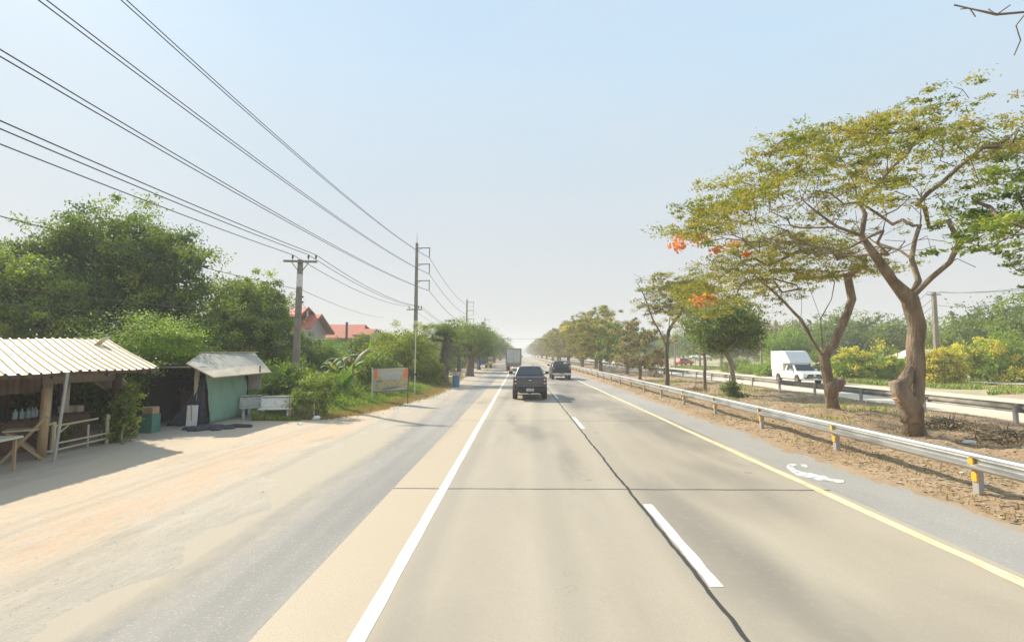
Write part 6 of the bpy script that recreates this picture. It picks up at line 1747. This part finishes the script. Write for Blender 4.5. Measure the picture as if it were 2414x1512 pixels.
blades("dry_median_grass", "short straw-dry grass scattered over the median soil", np.stack([X, Y, med_h(X, Y)], 1), np.full(len(X), .085), M['grass_dry'], r_, .009)
# dead leaves and twigs
n = 30000
X = 7.3 + 10.5 * r_.random(n); Y = 5.5 + 45 * r_.random(n) ** 1.7
P = np.stack([X, Y, med_h(X, Y) + .015], 1)
lt = leaf_mesh("leaf_litter", P, .085, M['litter'], None, r_, None, aspect=.55, flat=.93); tag(lt, "dead leaves and scraps scattered over the median soil", "leaf litter", None, "stuff")
def stones(name, label, P, s, m, r, seedn=0):
    base = np.array([(1, 0, 0), (.3, .95, 0), (-.8, .6, .1), (-.8, -.6, 0), (.3, -.95, .1), (.1, .1, .6), (0, 0, -.3)])
    tri = [(0, 1, 5), (1, 2, 5), (2, 3, 5), (3, 4, 5), (4, 0, 5)]
    n = len(P); k = len(base)
    Vt = np.repeat(base[None], n, 0) * (1 + .35 * r.normal(size=(n, k, 1)))
    a = r.random(n) * 6.28; c, s2 = np.cos(a)[:, None], np.sin(a)[:, None]
    x = Vt[:, :, 0] * c - Vt[:, :, 1] * s2; y = Vt[:, :, 0] * s2 + Vt[:, :, 1] * c
    Vt[:, :, 0], Vt[:, :, 1] = x, y
    Vt *= (s * (.35 + r.random(n) ** 3 * 1.6))[:, None, None]; Vt += P[:, None, :]
    Fs = (np.array(tri)[None] + (np.arange(n) * k)[:, None, None]).reshape(-1)
    me = bpy.data.meshes.new(name); me.vertices.add(n * k); me.vertices.foreach_set("co", Vt.reshape(-1).astype(np.float32))
    me.loops.add(len(Fs)); me.loops.foreach_set("vertex_index", Fs.astype(np.int32)); me.polygons.add(n * 5); me.polygons.foreach_set("loop_start", np.arange(0, n * 15, 3, dtype=np.int32)); me.update(calc_edges=True)
    me.materials.append(m); o = bpy.data.objects.new(name, me); COL.objects.link(o)
    return tag(o, label, "gravel", None, "stuff")
m_peb = soil_material("pebble", [(0.38, 0.33, 0.26), (0.50, 0.44, 0.35), (0.60, 0.55, 0.45)])
n = 6000
Y = 3.5 + 26 * r_.random(n) ** 1.6; X = -4.3 - 5.5 * r_.random(n) ** 1.2
stones("gravel", "loose gravel strewn over the dirt yard on the left", np.stack([X, Y, yard_h(X, Y)], 1), .006, m_peb, r_)
n = 900
Y = 6 + 30 * r_.random(n) ** 1.5; X = 7.3 + 9.5 * r_.random(n)
stones("soil_clods", "clods and stones on the median soil", np.stack([X, Y, med_h(X, Y)], 1), .04, m_med, r_)
# mounds, branch piles and small litter of the median
def brush_pile(label, loc, R_, h, n, seed):
    r = np.random.default_rng(seed)
    t = thing("brush_pile", label, "brush pile", loc, 0, "brush piles on the median")
    mb = MB()
    for i in range(n):
        a = r.random() * 6.28; q = r.random() * R_
        p = Vector((q * math.cos(a), q * math.sin(a), h * (1 - q / R_) * r.random()))
        d = Vector((r.normal(), r.normal(), abs(r.normal()) * .5)).normalized() * r.uniform(.3, .8)
        mb.tube([p - d * .5, p + d * .1 + Vector((0, 0, .04)), p + d * .6], [.018, .014, .006], 4)
    mb.build("branches", M['bark_dark'], t)
    k = 500
    P = r.normal(size=(k, 3)) * np.array([R_ * .45, R_ * .45, h * .3]) + np.array([0, 0, h * .25]); P[:, 2] = np.abs(P[:, 2])
    leaf_mesh("dead_leaves", P, .09, M['litter'], t, r, None, aspect=.5)
    return t
for lb, px_, py_, R_, h, n_, sd_ in (("dry brush pile behind the near guardrail, left of the slim dark trunk", 1545, 893, .9, .7, 60, 1), ("low heap of brown branches right of the largest trunk", 2240, 1010, 1.1, .35, 60, 2),
                                     ("small heap of twigs left of the round median tree's bush", 1640, 925, .7, .2, 30, 3), ("heap of dark branches at the right edge of the median", 2370, 1045, .9, .3, 40, 4)):
    q = gr(px_, py_); brush_pile(lb, (q.x, q.y, float(med_h(np.array(q.x), np.array(q.y)))), R_, h, n_, sd_)
q = gr(1075, 884); brush_pile("reddish brown brush pile between the first two roadside trees on the left", (q.x, q.y, 0), 1.4, .5, 60, 6)["group"] = "brush piles on the left"
q = gr(1165, 866); brush_pile("pile of grey scrap and branches behind the yellow cart", (q.x - .6, q.y + 1, 0), 1.6, 1.0, 70, 7)["group"] = "brush piles on the left"
m_bag = mat("plastic_bag", [(0.75, 0.75, 0.73), (0.85, 0.85, 0.83)], 12, .4, .5, 20, .02)
for i, (px_, py_, s_) in enumerate(((2285, 1056, .17), (1832, 962, .12), (1905, 966, .13), (2270, 1120, .06), (2325, 1150, .05))):
    q = gr(px_, py_); mb = MB(); mb.lathe([(.3, 0), (1, .15), (.9, .4), (.4, .62), (.08, .66)], 9); R_ = random.Random(i)
    mb.v = [(x * s_ * R_.uniform(.7, 1.3), y * s_ * R_.uniform(.5, 1.0), z * s_ * R_.uniform(.6, 1.1)) for x, y, z in mb.v]
    o = mb.build("plastic_bag", m_bag, None, smooth=True); o.location = (q.x, q.y, float(med_h(np.array(q.x), np.array(q.y))) + .005)
    tag(o, ["crumpled white bag right of the largest trunk's foot", "white plastic scrap in front of the bush under the round median tree", "pale scrap left of the second big trunk's foot", "small white scrap below the near guardrail, right part", "tiny white scrap beside the rightmost guardrail post"][i], "litter", "white litter on the median")
# smeared white paint on the right shoulder
mb = MB()
def gp(px, py): q = gr(px, py); return (q.x, q.y, -.006)
outer = [(1853, 1097), (1858, 1091), (1870, 1090), (1880, 1092), (1874, 1095), (1868, 1098), (1876, 1104), (1888, 1109), (1902, 1111), (1915, 1113), (1930, 1119), (1946, 1121), (1955, 1127), (1972, 1129), (1988, 1132), (1991, 1136), (1976, 1138), (1960, 1134), (1945, 1133), (1928, 1131), (1912, 1126), (1896, 1124), (1880, 1119), (1866, 1111), (1858, 1104)]
mb.poly([gp(x + random.uniform(-1.5, 1.5), 1113 + (y - 1113) * .93 + random.uniform(-.7, .7)) for x, y in outer]); m_smear = mat("scuffed_white_paint", [(0.40, 0.39, 0.36), (0.66, 0.65, 0.61), (0.74, 0.73, 0.70)], 7, .8, .3, 60, detail=10, lo=.38, hi=.58)
o = mb.build("paint_smear", m_smear, s2)
mb = MB(); mb.poly([gp(*p) for p in ((1886, 1091), (1898, 1092), (1906, 1099), (1899, 1101), (1890, 1097))]); mb.build("paint_smear", m_smear, s2)

# ------------------------------------------------------------------ far woods
for nm, lb, x0, x1, sd_ in (("far_woods", "hazy far-off belt of trees left of the highway", -420, -16, 201), ("far_woods", "hazy far-off belt of trees right of the highway", 46, 520, 202)):
    r = np.random.default_rng(sd_)
    k = 520
    X = x0 + (x1 - x0) * r.random(k); Y = 230 + 520 * r.random(k)
    if x0 < 0:
        Y = np.where(r.random(k) < .5, 90 + 160 * r.random(k), Y); X = np.where((Y < 250), np.minimum(X, -26 - (250 - Y) * .1), X)
    else:
        Y = np.where(r.random(k) < .5, 150 + 120 * r.random(k), Y); X = np.where(Y < 280, np.maximum(X, 62), X)
    hh = 6 + 4.5 * r.random(k)
    C = np.stack([X, Y, hh * .55], 1)
    P = np.repeat(C, 60, 0) + r.normal(size=(k * 60, 3)) * np.array([2.6, 2.2, 1.0]) * np.array([1, 1, 1.7])
    P = P[P[:, 2] > .3]
    o = leaf_mesh(nm, P, 1.25, M['leaf_mid'], None, r, None, aspect=.8); tag(o, lb, "woods", None, "stuff")
r = np.random.default_rng(203)
k = 260
X = r.uniform(-260, 300, k); Y = r.uniform(900, 1250, k); C = np.stack([X, Y, 5 + 3 * r.random(k)], 1)
P = np.repeat(C, 50, 0) + r.normal(size=(k * 50, 3)) * np.array([5, 4, 2.5]); P = P[P[:, 2] > .2]
o = leaf_mesh("far_woods", P, 2.6, M['leaf_mid'], None, r, None, aspect=.8); tag(o, "pale hazy tree line on the horizon where the highway vanishes", "woods", None, "stuff")

# ------------------------------------------------------------------ haze
HZ = 0.0014
mb = MB(); mb.box((0, 1120, 13.5), (1700, 2400, 30)); hz = mb.build("haze", [bpy.data.materials.new("haze_air")], None)
hm = hz.data.materials[0]; hm.use_nodes = True; ht = hm.node_tree; ht.nodes.remove(ht.nodes["Principled BSDF"])
pv = ht.nodes.new("ShaderNodeVolumePrincipled"); pv.inputs["Color"].default_value = (.90, .92, .95, 1); pv.inputs["Density"].default_value = HZ; pv.inputs["Anisotropy"].default_value = 0.0
ht.links.new(pv.outputs[0], ht.nodes["Material Output"].inputs["Volume"])
tag(hz, "thin pale haze in the air over the highway", "haze", None, "stuff")
